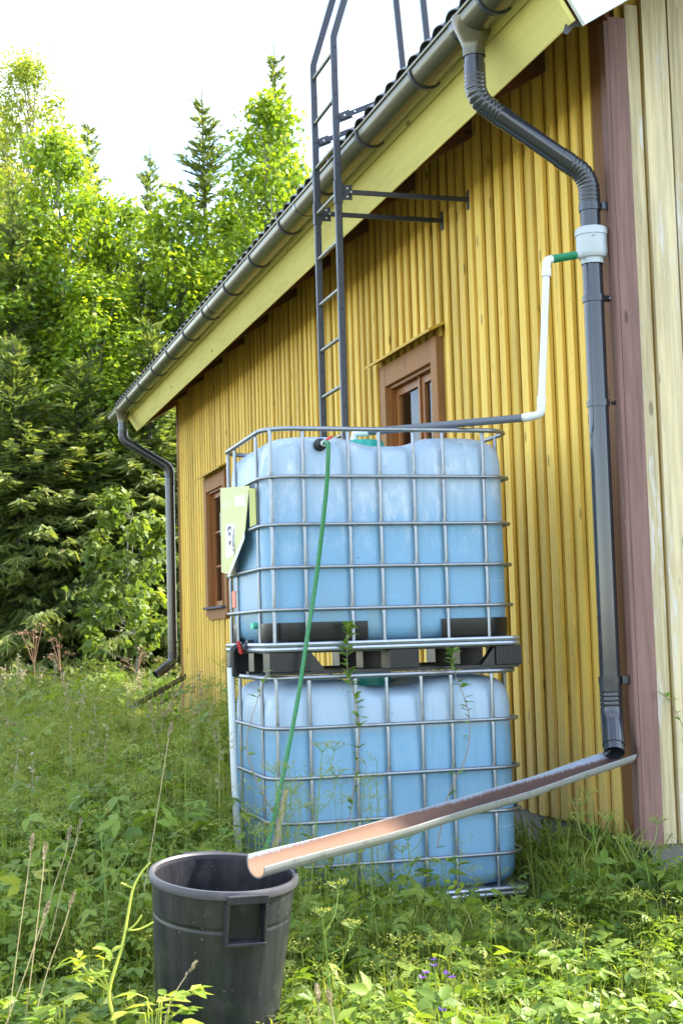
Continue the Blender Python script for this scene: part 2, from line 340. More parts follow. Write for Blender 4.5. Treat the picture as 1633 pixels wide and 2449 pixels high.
def tube(path, r, n=12, closed=False, caps=True, aspect=1.0):
    P = [Vector(p) for p in path]; m_ = len(P); V = []; F = []
    T = []
    for i in range(m_):
        a = P[(i - 1) % m_] if (closed or i > 0) else P[i]; b = P[(i + 1) % m_] if (closed or i < m_ - 1) else P[i]
        T.append((b - a).normalized())
    ref = Vector((0, 0, 1)) if abs(T[0].z) < .9 else Vector((1, 0, 0))
    nrm = (ref - T[0] * ref.dot(T[0])).normalized()
    for i in range(m_):
        nrm = (nrm - T[i] * nrm.dot(T[i])).normalized(); bn = T[i].cross(nrm); rr = r[i] if hasattr(r, '__len__') else r
        for k in range(n):
            a = 2 * math.pi * k / n; V.append(P[i] + nrm * (rr * math.cos(a)) + bn * (rr * aspect * math.sin(a)))
    for i in range(m_ if closed else m_ - 1):
        j = (i + 1) % m_
        for k in range(n): F.append((i * n + k, i * n + (k + 1) % n, j * n + (k + 1) % n, j * n + k))
    if caps and not closed:
        F.append(tuple(reversed(range(n)))); F.append(tuple(range((m_ - 1) * n, m_ * n)))
    return V, F
def lathe(prof, n=32, ax='z'):
    V = []; F = []; m_ = len(prof)
    for r_, z in prof:
        for k in range(n):
            a = 2 * math.pi * k / n; V.append((r_ * math.cos(a), r_ * math.sin(a), z))
    for i in range(m_ - 1):
        for k in range(n): F.append((i * n + k, i * n + (k + 1) % n, (i + 1) * n + (k + 1) % n, (i + 1) * n + k))
    return V, F
def along(vf, p, d):         # put a z-axis shape at p pointing along d
    q = Vector(d).to_track_quat('Z', 'Y').to_matrix().to_4x4(); q.translation = Vector(p); return xf(vf, q)
def pipe_shell(path, r, n=20, th=.003):          # open ended pipe with wall thickness
    P = [Vector(p) for p in path]; a = tube(P, r, n, caps=False); b = tube(P, r - th, n, caps=False); mb = MB(); mb.add(a); o = len(mb.v); mb.v += [tuple(p) for p in b[0]]
    mb.f += [tuple(reversed([i + o for i in f])) for f in b[1]]; e = (len(P) - 1) * n
    for k in range(n):
        k2 = (k + 1) % n; mb.f.append((k, o + k, o + k2, k2)); mb.f.append((e + k, e + k2, o + e + k2, o + e + k))
    return mb
def sstep(a, b, x):
    t_ = np.clip((np.asarray(x, float) - a) / (b - a), 0, 1); return t_ * t_ * (3 - 2 * t_)

# ------------------------------------------------------------------ ground
def gh(x, y):
    x = np.asarray(x, float); y = np.asarray(y, float)
    h = .20 * sstep(2.55, 3.2, x) * (1 - .5 * sstep(6.5, 9, y)) + .018 * np.clip(y - 9, 0, 26) + .05 * sstep(2, -4, x)
    h += .025 * np.sin(x * 2.1 + 1.3 * np.sin(y * 1.1)) * np.cos(y * 1.7) * sstep(3.2, 2.0, x)
    return h
gx = np.unique(np.concatenate([np.linspace(-400, -16, 14), np.linspace(-16, 8, 97), np.linspace(8, 400, 14)]))
gy = np.unique(np.concatenate([np.linspace(-300, -2, 10), np.linspace(-2, 12, 71), np.linspace(12, 50, 77), np.linspace(50, 500, 14)]))
GX, GY = np.meshgrid(gx, gy); GV = np.stack([GX.ravel(), GY.ravel(), gh(GX, GY).ravel()], 1)
ii = (np.arange(len(gy) - 1)[:, None] * len(gx) + np.arange(len(gx) - 1)[None]).ravel()
fast('ground', GV, np.stack([ii, ii + 1, ii + 1 + len(gx), ii + len(gx)], 1), 'soil', smooth=True, kind='structure')

# ------------------------------------------------------------------ house
XW, Y0, Y1, ZB = 3.26, 6.05, 17.86, .34            # over-board face, near and far corner, bottom of boards
PIT = R(32); TP = math.tan(PIT); XR = 7.9         # ridge
def soffit_z(x): return 4.03 + (x - 2.81) * TP      # underside of the roof boarding
house = thing('house', 'yellow board-and-batten house with brown window trim and dark gutter', 'house', (0, 0, 0))
WIN = [(8.50, 9.66, 1.55, 3.20), (15.0, 16.12, 1.56, 3.10)]
wall = MB()
segs = [(Y0 + .03, WIN[0][0] + .1), (WIN[0][1] - .1, WIN[1][0] + .1), (WIN[1][1] - .1, Y1 - .02)]
for a, b_ in segs: wall.add(box(XW + .043, XW + .20, a, b_, ZB + .01, 4.44))
for y0, y1, z0, z1 in WIN:
    wall.add(box(XW + .043, XW + .20, y0 + .1, y1 - .1, ZB + .01, z0 + .1)); wall.add(box(XW + .043, XW + .20, y0 + .1, y1 - .1, z1 - .1, 4.44))
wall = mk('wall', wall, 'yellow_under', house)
def wall_board(y0, y1, x0, x1, mat, zb, nm):
    top = soffit_z(XW) + .145
    spans = [(zb, top)]
    for a, b_, z0, z1 in WIN:
        if y1 > a + .0 and y0 < b_ - .0: spans = [(zb, z0 - .02), (z1 + .03, top)]
    for z0, z1 in spans: mk(nm, cbox(x0, x1, y0, y1, z0, z1, .0025), mat, wall)
y = Y0 + .235; k = 0
while y < Y1 - .09:
    w_ = .080 + rnd.uniform(-.013, .013); j = rnd.uniform(-.004, .004)
    wall_board(y, y + w_, XW + j, XW + .020, 'yellow_board', ZB + rnd.uniform(-.012, .012), 'board')
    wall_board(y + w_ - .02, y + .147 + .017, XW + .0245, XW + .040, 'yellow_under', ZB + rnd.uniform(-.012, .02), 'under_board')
    y += .147 + rnd.uniform(-.006, .006); k += 1
# corner boards
mk('corner_board', cbox(XW - .004, XW + .03, Y0 + .045, Y0 + .215, ZB - .02, 4.45, .003), 'brown_board', house)
mk('corner_board', cbox(XW - .004, XW + .03, Y1 - .10, Y1 + .01, ZB - .05, 4.45, .003), 'brown_trim', house)
mk('corner_board', cbox(XW - .020, XW + .082, Y0 - .012, Y0 + .018, ZB - .015, 4.29, .003), 'mauve_board', house)
mk('corner_bead', cbox(XW - .043, XW - .022, Y0 - .018, Y0 + .042, ZB - .02, 4.265, .003), 'mauve_board', house)
# gable end
def gtop(x): return soffit_z(x) - .015 if x < XR else soffit_z(2 * XR - x) - .015
gp = [(XW + .03, ZB + .02), (2 * XR - XW, ZB + .02), (2 * XR - XW, gtop(2 * XR - XW)), (XR, gtop(XR)), (XW + .03, gtop(XW + .03))]
gm_ = ([(x, Y0 + .044, z) for x, z in gp] + [(x, Y0 + .16, z) for x, z in gp], [(0, 1, 2, 3, 4), (9, 8, 7, 6, 5)] + [(i, i + 5, (i + 1) % 5 + 5, (i + 1) % 5) for i in range(5)])
gable = mk('gable_wall', gm_, 'cream_board', house)
def gable_board(x0, x1, ya, yb, zb, nm):
    z0, z1 = gtop(x0), gtop(x1)
    if x0 < XR < x1: z0 = z1 = min(z0, z1)
    v = [(x0, ya, zb), (x1, ya, zb), (x1, yb, zb), (x0, yb, zb), (x0, ya, z0), (x1, ya, z1), (x1, yb, z1), (x0, yb, z0)]
    mk(nm, (v, box(0, 1, 0, 1, 0, 1)[1]), 'cream_board', gable)
mk('board', cbox(XW + .085, XW + .158, Y0 + .006, Y0 + .030, ZB - .01, gtop(XW + .12), .003), 'cream_board', gable)
x = XW + .174
while x < 2 * XR - XW - .14:
    gable_board(x, x + .132 + rnd.uniform(-.004, .003), Y0 - .004 + rnd.uniform(-.003, .003), Y0 + .022, ZB - rnd.uniform(.0, .02), 'board')
    x += .142
# other walls of the house, foundation
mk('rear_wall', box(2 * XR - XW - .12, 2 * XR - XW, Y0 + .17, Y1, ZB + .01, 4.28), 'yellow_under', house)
fg = [(XW + .05, ZB), (2 * XR - XW, ZB), (2 * XR - XW, gtop(2 * XR - XW)), (XR, gtop(XR)), (XW + .05, gtop(XW + .05))]
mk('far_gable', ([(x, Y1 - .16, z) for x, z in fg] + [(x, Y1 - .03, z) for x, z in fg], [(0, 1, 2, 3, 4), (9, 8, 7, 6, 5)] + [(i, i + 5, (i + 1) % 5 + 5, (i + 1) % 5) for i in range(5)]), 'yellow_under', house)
mk('foundation', MB().add(box(XW + .05, 2 * XR - XW - .06, Y0 + .05, Y1 - .06, -.3, ZB + .005)), 'concrete', house)
mk('floor_slab', box(XW + .21, 2 * XR - XW - .13, Y0 + .18, Y1 - .2, ZB + .03, ZB + .06), 'interior_dark', house)

# windows
for wi, (y0, y1, z0, z1) in enumerate(WIN):
    lin = MB(); d0, d1 = XW + .012, XW + .19
    for a in (box(d0, d1, y0 + .115, y0 + .135, z0 + .1, z1 - .1), box(d0, d1, y1 - .135, y1 - .115, z0 + .1, z1 - .1),
              box(d0, d1, y0 + .136, y1 - .136, z1 - .135, z1 - .115), box(d0, d1, y0 + .136, y1 - .136, z0 + .10, z0 + .12)): lin.add(a)
    win = mk('window', lin, 'sash_wood', house)
    win['label'] = ['brown framed window above the water tanks', 'brown framed window near the far corner of the wall'][wi]
    for a in ((y0, y0 + .115), (y1 - .115, y1)): mk('casing_board', cbox(XW - .022, XW + .04, a[0], a[1], z0 + .02, z1 + .04, .003), 'brown_trim', win)
    mk('casing_board', cbox(XW - .020, XW + .04, y0 + .117, y1 - .117, z1 - .115, z1 + .04, .003), 'brown_trim', win)
    mk('casing_board', cbox(XW - .020, XW + .04, y0 + .117, y1 - .117, z0 - .02, z0 + .095, .003), 'brown_trim', win)
    # sloping drip board
    c0 = z1 + .045
    mk('drip_board', ([(XW - .10, y0 - .09, c0), (XW - .10, y1 + .09, c0), (XW + .02, y1 + .09, c0 + .055), (XW + .02, y0 - .09, c0 + .055),
        (XW - .10, y0 - .09, c0 + .018), (XW - .10, y1 + .09, c0 + .018), (XW + .02, y1 + .09, c0 + .075), (XW + .02, y0 - .09, c0 + .075)],
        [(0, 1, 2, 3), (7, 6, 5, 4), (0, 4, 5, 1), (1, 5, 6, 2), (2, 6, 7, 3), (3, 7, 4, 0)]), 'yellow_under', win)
    mk('sill', cbox(XW - .07, XW + .10, y0 + .05, y1 - .05, z0 + .098, z0 + .125, .003), 'felt', win)
    ia, ib, za, zb = y0 + .14, y1 - .14, z0 + .13, z1 - .14; mid = ia + (ib - ia) * .42
    for a, b_ in ((ia, mid - .012), (mid + .012, ib)):
        fr_ = MB(); X0, X1 = XW + .055, XW + .10
        for q in (box(X0, X1, a, a + .05, za, zb), box(X0, X1, b_ - .05, b_, za, zb), box(X0 + .001, X1 - .001, a + .05, b_ - .05, za, za + .06), box(X0 + .001, X1 - .001, a + .05, b_ - .05, zb - .05, zb)): fr_.add(q)
        mk('sash', fr_, 'sash_wood', win)
        hs = [za + .06 + (zb - za - .11) * f for f in (0, 1 / 3, 2 / 3, 1)]
        for q in range(3):
            mk('pane', box(XW + .075, XW + .079, a + .045, b_ - .045, hs[q] + .008, hs[q + 1] - .008), 'window_glass', win)
            if q: mk('glazing_bar', cbox(XW + .061, XW + .093, a + .05, b_ - .05, hs[q] - .011, hs[q] + .011, .002), 'sash_wood', win)
    mk('mullion', cbox(XW + .040, XW + .105, mid - .011, mid + .011, za - .008, zb + .004, .002), 'sash_wood', win)
    cu = [(XW + .24 + .02 * math.sin(q * 1.9), y1 - .12 - q * .018) for q in range(16)]
    mk('curtain', ([(a, b_, z0 + .05) for a, b_ in cu] + [(a, b_, z1) for a, b_ in cu], [(q, q + 1, q + 17, q + 16) for q in range(15)]), 'curtain', win)

# roof: corrugated sheet
E0X, E0Z, RY0, RY1 = 2.565, 4.352, 5.50, 18.42
ny = int((RY1 - RY0) / .024); V = []; F = []
prof = [0, .6, 1.5, 2.6, 3.8, XR - E0X]
def roof_pt(s, yy, dz):
    wv_ = .034 * (abs(math.sin(math.pi * (yy - RY0) / .19)) ** .75) + dz
    return (E0X + s - wv_ * math.sin(PIT), yy, E0Z + s * TP + wv_ * math.cos(PIT))
for dz in (0, -.006):
    for s in prof:
        for q in range(ny + 1): V.append(roof_pt(s, RY0 + q * .024, dz))
np_ = len(prof); st = ny + 1
for i in range(np_ - 1):
    for q in range(ny):
        F.append((i * st + q, i * st + q + 1, (i + 1) * st + q + 1, (i + 1) * st + q)); o_ = np_ * st
        F.append((o_ + i * st + q, o_ + (i + 1) * st + q, o_ + (i + 1) * st + q + 1, o_ + i * st + q + 1))
for q in range(ny): F.append((q, np_ * st + q, np_ * st + q + 1, q + 1))
for i in range(np_ - 1):
    for q in (0, ny): F.append((i * st + q, (i + 1) * st + q, np_ * st + (i + 1) * st + q, np_ * st + i * st + q))
roof = mk('roof', (V, F), 'roof_sheet', house, smooth=True)
mk('roof_slope', box(0, 1, 0, 1, 0, 1), 'roof_sheet', roof)
rs = roof.children[0].data
for vv, co in zip(rs.vertices, [(XR, RY0, E0Z + (XR - E0X) * TP - .03), (2 * XR - E0X, RY0, E0Z - .03), (2 * XR - E0X, RY1, E0Z - .03), (XR, RY1, E0Z + (XR - E0X) * TP - .03),
                                (XR, RY0, E0Z + (XR - E0X) * TP + .01), (2 * XR - E0X, RY0, E0Z + .01), (2 * XR - E0X, RY1, E0Z + .01), (XR, RY1, E0Z + (XR - E0X) * TP + .01)]): vv.co = co
# roof boarding underside (above the rafters)
def slope_slab(x0, x1, y0, y1, off0, off1):       # offsets measured along the roof normal from the soffit line
    def pt(x, yy, o): return (x - o * math.sin(PIT), yy, soffit_z(x) + o * math.cos(PIT))
    v = [pt(x0, y0, off0), pt(x1, y0, off0), pt(x1, y1, off0), pt(x0, y1, off0), pt(x0, y0, off1), pt(x1, y0, off1), pt(x1, y1, off1), pt(x0, y1, off1)]
    return v, box(0, 1, 0, 1, 0, 1)[1]
mk('roof_boarding', slope_slab(2.845, XR, 5.58, 18.28, .135, .155), 'rafter_wood', house)
yy = 5.75
while yy < 18.3:
    mk('rafter', slope_slab(2.842, 3.9, yy, yy + .05, .0, .13), 'rafter_wood', house); yy += 1.03
mk('wall_plate', cbox(XW + .205, XW + .33, Y0 + .18, Y1 - .17, 4.25, 4.325, .004), 'rafter_wood', house)
# fascia, perpendicular to the roof slope
def fascia(y0, y1, a0, a1, th0, th1, mat, nm):      # a along the board height from bottom edge, th thickness outward
    ux, uz = -math.sin(PIT), math.cos(PIT); nx_, nz_ = -math.cos(PIT), -math.sin(PIT)
    def pt(yy_, a, th): return (2.812 + ux * a + nx_ * th, yy_, 4.012 + uz * a + nz_ * th)
    v = [pt(y0, a0, th0), pt(y1, a0, th0), pt(y1, a1, th0), pt(y0, a1, th0), pt(y0, a0, th1), pt(y1, a0, th1), pt(y1, a1, th1), pt(y0, a1, th1)]
    return mk(nm, (v, [(0, 1, 2, 3), (7, 6, 5, 4), (0, 4, 5, 1), (1, 5, 6, 2), (2, 6, 7, 3), (3, 7, 4, 0)]), mat, house)
for a, b_ in ((5.56, 9.30), (9.302, 13.6), (13.602, 18.25)): fascia(a, b_, 0, .205, -.022, 0, 'fascia_paint', 'fascia_board')
for a, b_ in ((5.565, 11.1), (11.102, 18.24)): fascia(a, b_, .209, .36, -.020, .012, 'fascia_paint', 'fascia_board')
# barge boards on the near verge
def barge(off0, off1, y0, y1, x0, x1, mat, nm): return mk(nm, slope_slab(x0, x1, y0, y1, off0, off1), mat, house)
barge(-.056, .22, 5.528, 5.552, 2.83, XR, 'white_board', 'barge_board')
fl = []; fx = 2.80; fpts = []
while fx < XR:
    fpts.append(fx); fx += .028
V = []; F = []
for i, fx in enumerate(fpts):
    jag = -.045 - .012 * (i % 2) - rnd.uniform(0, .012); V.append((fx, 5.60, soffit_z(fx) - .004)); V.append((fx - jag * -.3, 5.60, soffit_z(fx) + jag))
    V.append((fx, 5.603, soffit_z(fx) - .004)); V.append((fx - jag * -.3, 5.603, soffit_z(fx) + jag))
for i in range(len(fpts) - 1): F += [(4 * i, 4 * i + 4, 4 * i + 5, 4 * i + 1), (4 * i + 2, 4 * i + 3, 4 * i + 7, 4 * i + 6), (4 * i + 1, 4 * i + 5, 4 * i + 7, 4 * i + 3)]
mk('roofing_felt', (V, F), 'felt', house)
mk('barge_board', slope_slab(2.83, XR, 18.26, 18.29, -.005, .22), 'fascia_paint', house)

# ------------------------------------------------------------------ gutter
GXc, GZc, GR = 2.598, 4.268, .088
def half_round(y0, y1, r, th, seg=18, a0=math.pi, a1=2 * math.pi):
    V = []; F = []
    for yy_ in (y0, y1):
        for rr in (r, r - th):
            for i in range(seg + 1):
                a = a0 + (a1 - a0) * i / seg; V.append((rr * math.cos(a), yy_, rr * math.sin(a)))
    s = seg + 1
    for i in range(seg):
        F += [(i, i + 1, 2 * s + i + 1, 2 * s + i), (s + i + 1, s + i, 3 * s + i, 3 * s + i + 1), (i + 1, i, s + i, s + i + 1), (2 * s + i, 2 * s + i + 1, 3 * s + i + 1, 3 * s + i)]
    F += [(0, 2 * s, 3 * s, s), (seg, s + seg, 3 * s + seg, 2 * s + seg)]
    return V, F
gut = thing('rain_gutter', 'long dark grey half-round gutter along the yellow eaves', 'gutter', (GXc, 0, GZc))
gj = [5.50, 6.24, 9.2, 12.2, 15.2, 18.72]
for i, (a, b_) in enumerate(zip(gj, gj[1:])):
    mk('trough_section', half_round(a, b_ - .002, GR, .003), 'gutter_coat', gut, smooth=True)
    mk('front_bead', tube([(-GR - .003, a, .004), (-GR - .003, b_ - .003, .004)], .009, 8), 'gutter_coat', gut, smooth=True)
for yy_ in gj[1:-1]: mk('joint_strap', half_round(yy_ - .02, yy_ + .02, GR + .003, .0025), 'dark_coat', gut, smooth=True)
for yy_ in (5.50, 18.72): mk('end_cap', MB().add(([(0, yy_, 0)] + [(GR * math.cos(a), yy_, GR * math.sin(a)) for a in np.linspace(math.pi, 2 * math.pi, 17)], [(0, i, i + 1) for i in range(1, 17)])), 'gutter_coat', gut)
yy_ = 5.90
while yy_ < 18.4:
    hb = half_round(yy_ - .012, yy_ + .012, GR + .010, .007, 14, math.pi * 1.02, 2.06 * math.pi); mb = MB().add(hb)
    mb.add(cbox(GR + .002, GR + .008, yy_ - .012, yy_ + .012, .0, .06, .001)); mk('bracket', mb, 'ladder_paint', gut); yy_ += .93

# ------------------------------------------------------------------ downpipes
def downpipe(label, yg, pts, r, clamps, mat, far=False):
    th = thing('downpipe', label, 'drainpipe', (0, 0, 0))
    out = lathe([(.105, .075), (.10, .04), (.082, 0), (r + .012, -.055), (r + .006, -.075), (r + .006, -.12)], 24)
    mk('outlet', xf(out, Matrix.Translation((GXc, yg, GZc - GR + .02))), 'gutter_coat', th, smooth=True)
    P = [Vector(p) for p in pts]
    bend = .13
    def cut(i):      # elbow points around P[i]
        a, b_, c = P[i - 1], P[i], P[i + 1]; return fillet([b_ + (a - b_).normalized() * .17, b_, b_ + (c - b_).normalized() * .17], bend, 14)
    cuts = {i: cut(i) for i in range(1, len(P) - 1)}
    for i in range(len(P) - 1):
        a = P[i] if i == 0 else cuts[i][-1]; b_ = P[i + 1] if i + 1 == len(P) - 1 else cuts[i + 1][0]
        if (b_ - a).length > .02: mk('shaft' if i == 2 else 'pipe_section', pipe_shell([a, b_], r, 24, .002), mat, th, smooth=True)
    for i, c in cuts.items():
        fine = resample(c, .004); rr = [r + .0035 - (.0042 if (q % 5 == 0 and 10 < q < (len(fine) - 9 if i < 3 else len(fine) * .45)) else 0) for q in range(len(fine))]
        mk('elbow', tube(fine, rr, 24, caps=False), mat, th, smooth='all')
    for z, kind in clamps:
        ax = P[3] if len(P) > 3 else P[-1]; t_ = (z - P[2].z) / (P[3].z - P[2].z); c = P[2].lerp(P[3], t_)
        mb = MB().add(lathe([(r + .001, -.016), (r + .006, -.016), (r + .006, .016), (r + .001, .016)], 24)); mb = MB().add(xf((mb.v, mb.f), Matrix.Translation(c)))
        cl = mk('clamp', mb, mat, th, smooth=True)
        if kind == 'hinge':
            mk('hinge', xf(cbox(-.03, .022, -.024, -.008, -.020, .020, .003), Matrix.Translation(c + Vector((r + .018, -.035, 0)))), mat, cl)
            for q in (-.011, 0, .011): mk('screw', xf(lathe([(.004, -.001), (.004, .002), (0, .003)], 8), Matrix.Translation(c + Vector((r + .030, -.0605, q))) @ Matrix.Rotation(R(90), 4, 'X')), 'screw_metal', cl)
        elif kind == 'ring':
            mk('lug', xf(cbox(-.018, .016, -.02, .004, -.014, .014, .004), Matrix.Translation(c + Vector((r + .018, -.012, 0)))), 'black_plastic', cl)
            mk('screw', xf(lathe([(.006, 0), (.006, .003), (0, .004)], 8), Matrix.Translation(c + Vector((r + .02, -.034, 0))) @ Matrix.Rotation(R(90), 4, 'X')), 'screw_metal', cl)
        else: mk('stay', xf(cbox(-.004, .03, -.012, .012, -.009, .009, .003), Matrix.Translation(c + Vector((r + .012, -.03, 0)))), 'black_plastic', cl)
    return th
pr = .0485
downpipe('wide glossy dark grey downpipe at the near corner of the house', 6.17,
    [(GXc, 6.17, 4.12), (GXc - .003, 6.165, 3.872), (3.150, 6.125, 3.515), (3.142, 6.12, .93), (3.085, 6.000, .770)], pr,
    [(3.36, 'hinge'), (2.914, 'ring'), (2.407, 'stay'), (1.098, 'hinge')], 'dark_coat')
downpipe('slim grey downpipe at the far corner of the house', 17.98,
    [(GXc, 17.98, 4.12), (GXc, 17.98, 3.86), (3.165, 17.90, 3.50), (3.16, 17.90, 1.05), (2.93, 17.83, .90)], .057, [(3.3, 'stay'), (1.3, 'stay')], 'dark_coat', True)

# ------------------------------------------------------------------ rain diverter on the near downpipe
dv = thing('rain_diverter', 'light grey plastic rain diverter collar clamped on the near downpipe', 'diverter', (3.148, 6.12, 3.112))
n = 32
def oval(prof, c=(0, 0), ex=1.0): return [(c[0] + q[0] * ex, c[1] + q[1], q[2]) for q in lathe(prof, n)[0]], lathe(prof, n)[1]
mk('body', oval([(.050, -.006), (.066, 0), (.072, .012), (.074, .02), (.074, .112), (.070, .112)]), 'light_grey_plastic', dv, smooth=True)
mk('lid', oval([(.074, .108), (.0785, .108), (.0785, .135), (.070, .146), (.050, .147)]), 'light_grey_plastic', dv, smooth=True)
mk('collar', oval([(.0495, -.03), (.055, -.03), (.055, -.004), (.05, -.002)]), 'light_grey_plastic', dv, smooth=True)
mk('spout', tube([(-.06, -.012, .012), (-.10, -.02, .006)], .019, 16), 'light_grey_plastic', dv, smooth=True)
mk('latch', cbox(-.030, -.020, -.079, -.067, .092, .102, .002), 'light_grey_plastic', dv)

# ------------------------------------------------------------------ fill pipe from diverter to the tank
fp = thing('fill_pipe', 'white and grey plastic fill pipe from the diverter to the upper tank', 'pipe', (0, 0, 0))
c0, c1 = Vector((3.052, 6.10, 3.118)), Vector((2.915, 6.075, 3.085))
hp = resample([c0, c1], .0016); mk('corrugated_hose', tube(hp, [.0165 + .0035 * math.sin(i * 2 * math.pi / 5) for i in range(len(hp))], 16), 'green_hose_ribbed', fp, smooth='all')
e1 = Vector((2.885, 6.07, 3.078)); e2 = Vector((2.832, 6.09, 2.345)); e3 = Vector((2.765, 6.14, 2.335)); e4 = Vector((2.245, 6.90, 2.372))
mk('elbow', tube(fillet([c1 + (c1 - e1).normalized() * -.004, e1, e1 + (e2 - e1).normalized() * .05], .028, 8), .0195, 16), 'white_pvc', fp, smooth=True)
mk('socket', tube([e1 + (e2 - e1).normalized() * .042, e1 + (e2 - e1).normalized() * .078], .0225, 16), 'white_pvc', fp, smooth=True)
mk('white_pipe', tube([e1 + (e2 - e1).normalized() * .07, e2 - (e2 - e1).normalized() * .08], .0165, 16), 'white_pvc', fp, smooth=True)
mk('socket', tube([e2 - (e2 - e1).normalized() * .085, e2 - (e2 - e1).normalized() * .04], .021, 16), 'white_pvc', fp, smooth=True)
mk('elbow', tube(fillet([e2 - (e2 - e1).normalized() * .045, e2, e2 + (e3 - e2).normalized() * .05], .03, 8), .019, 16), 'white_pvc', fp, smooth=True)
d43 = (e4 - e3).normalized()
mk('socket', tube([e2 + (e3 - e2).normalized() * .046, e3 + d43 * .004], .0215, 16), 'white_pvc', fp, smooth=True)
mk('grey_pipe', tube([e3 - d43 * .01, e4], .0185, 16), 'grey_pvc', fp, smooth=True)
mk('socket', tube([e4 - d43 * .01, e4 + d43 * .05], .0225, 16), 'white_pvc', fp, smooth=True)
e5 = e4 + d43 * .085
mk('elbow', tube(fillet([e4 + d43 * .045, e5, e5 + Vector((-.01, .01, -.07))], .045, 8), .020, 16), 'white_pvc', fp, smooth=True)

# ------------------------------------------------------------------ roof ladder
lad = thing('roof_ladder', 'dark grey metal ladder rising past the gutter onto the roof', 'ladder', (2.437, 0, 0))
for yl in (7.925, 8.375):
    path = fillet([(0, yl, 2.18), (0, yl, 4.90), (.30, yl, 5.85), (.40, yl, 6.0), (.53, yl, 5.9), (.625, yl, 4.52)], .12, 6)
    V = []; F = []
    # rectangular rail section swept in the XZ plane
    for i, p in enumerate(path):
        a = path[max(0, i - 1)]; b_ = path[min(len(path) - 1, i + 1)]; tx = (b_ - a).normalized(); nx_ = Vector((tx.z, 0, -tx.x))
        for sx, sy in ((-1, -1), (-.7, -1.25), (.7, -1.25), (1, -1), (1, 1), (.7, 1.25), (-.7, 1.25), (-1, 1)): V.append(p + nx_ * (.020 * sx) + Vector((0, .010 * sy, 0)))
    for i in range(len(path) - 1):
        for q in range(8): F.append((i * 8 + q, i * 8 + (q + 1) % 8, (i + 1) * 8 + (q + 1) % 8, (i + 1) * 8 + q))
    F += [tuple(range(7, -1, -1)), tuple(range(len(V) - 8, len(V)))]
    rail = mk('rail', (V, F), 'ladder_paint', lad)
    sgn = -1 if yl < 8 else -1
    for z in np.arange(2.24, 4.9, .144):
        mk('hole', xf(lathe([(.0075, 0), (.0075, .0012), (0, .0013)], 10), Matrix.Translation((0, yl - .0127, z)) @ Matrix.Rotation(R(90), 4, 'X')), 'ink', rail)
    # splice sleeve and wall bracket
    mk('sleeve', cbox(-.024, .024, yl - .0165, yl + .0165, 3.88, 4.02, .003), 'ladder_paint', lad)
    br = MB().add(cbox(.022, .085, yl - .008, yl - .003, 3.905, 3.995, .002)); br.add(cbox(.05, XW - 2.437 - .004, yl - .019, yl - .0085, 3.935, 3.965, .002))
    br = mk('wall_bracket', br, 'ladder_paint', lad)
    mk('foot_plate', cbox(XW - 2.437 - .007, XW - 2.437 - .001, yl - .03, yl + .012, 3.89, 4.01, .002), 'ladder_paint', br)
    for q in ((.055, 3.925), (.075, 3.95), (.055, 3.975)): mk('bolt', xf(lathe([(.007, 0), (.007, .005), (0, .006)], 8), Matrix.Translation((q[0], yl - .0085 - (.011 if q[1] == 3.95 else 0), q[1])) @ Matrix.Rotation(R(90), 4, 'X')), 'screw_metal', br)
    # roof brace
    q0, q1 = Vector((.02, yl - .018, 4.40)), Vector((.46, yl - .018, 4.60)); dd = (q1 - q0).normalized(); mM = Matrix.Translation(q0) @ Matrix.Rotation(-math.atan2(dd.z, dd.x), 4, 'Y')
    rb = mk('roof_brace', xf(cbox(0, (q1 - q0).length, -.005, .005, -.016, .016, .002), mM), 'ladder_paint', lad)
    mk('brace_plate', xf(cbox(-.02, .08, .006, .010, -.028, .028, .002), mM), 'ladder_paint', rb)
    for q in (.03, .10): mk('bolt', xf(lathe([(.007, 0), (.007, .005), (0, .006)], 8), mM @ Matrix.Translation((q, -.005, 0)) @ Matrix.Rotation(R(90), 4, 'X')), 'screw_metal', rb)
for i in range(10):
    z = 2.51 + i * .288
    if z < 4.95: mk('rung', tube([(0, 7.93, z), (0, 8.37, z)], .0125, 12), 'rung_metal', lad, smooth=True)

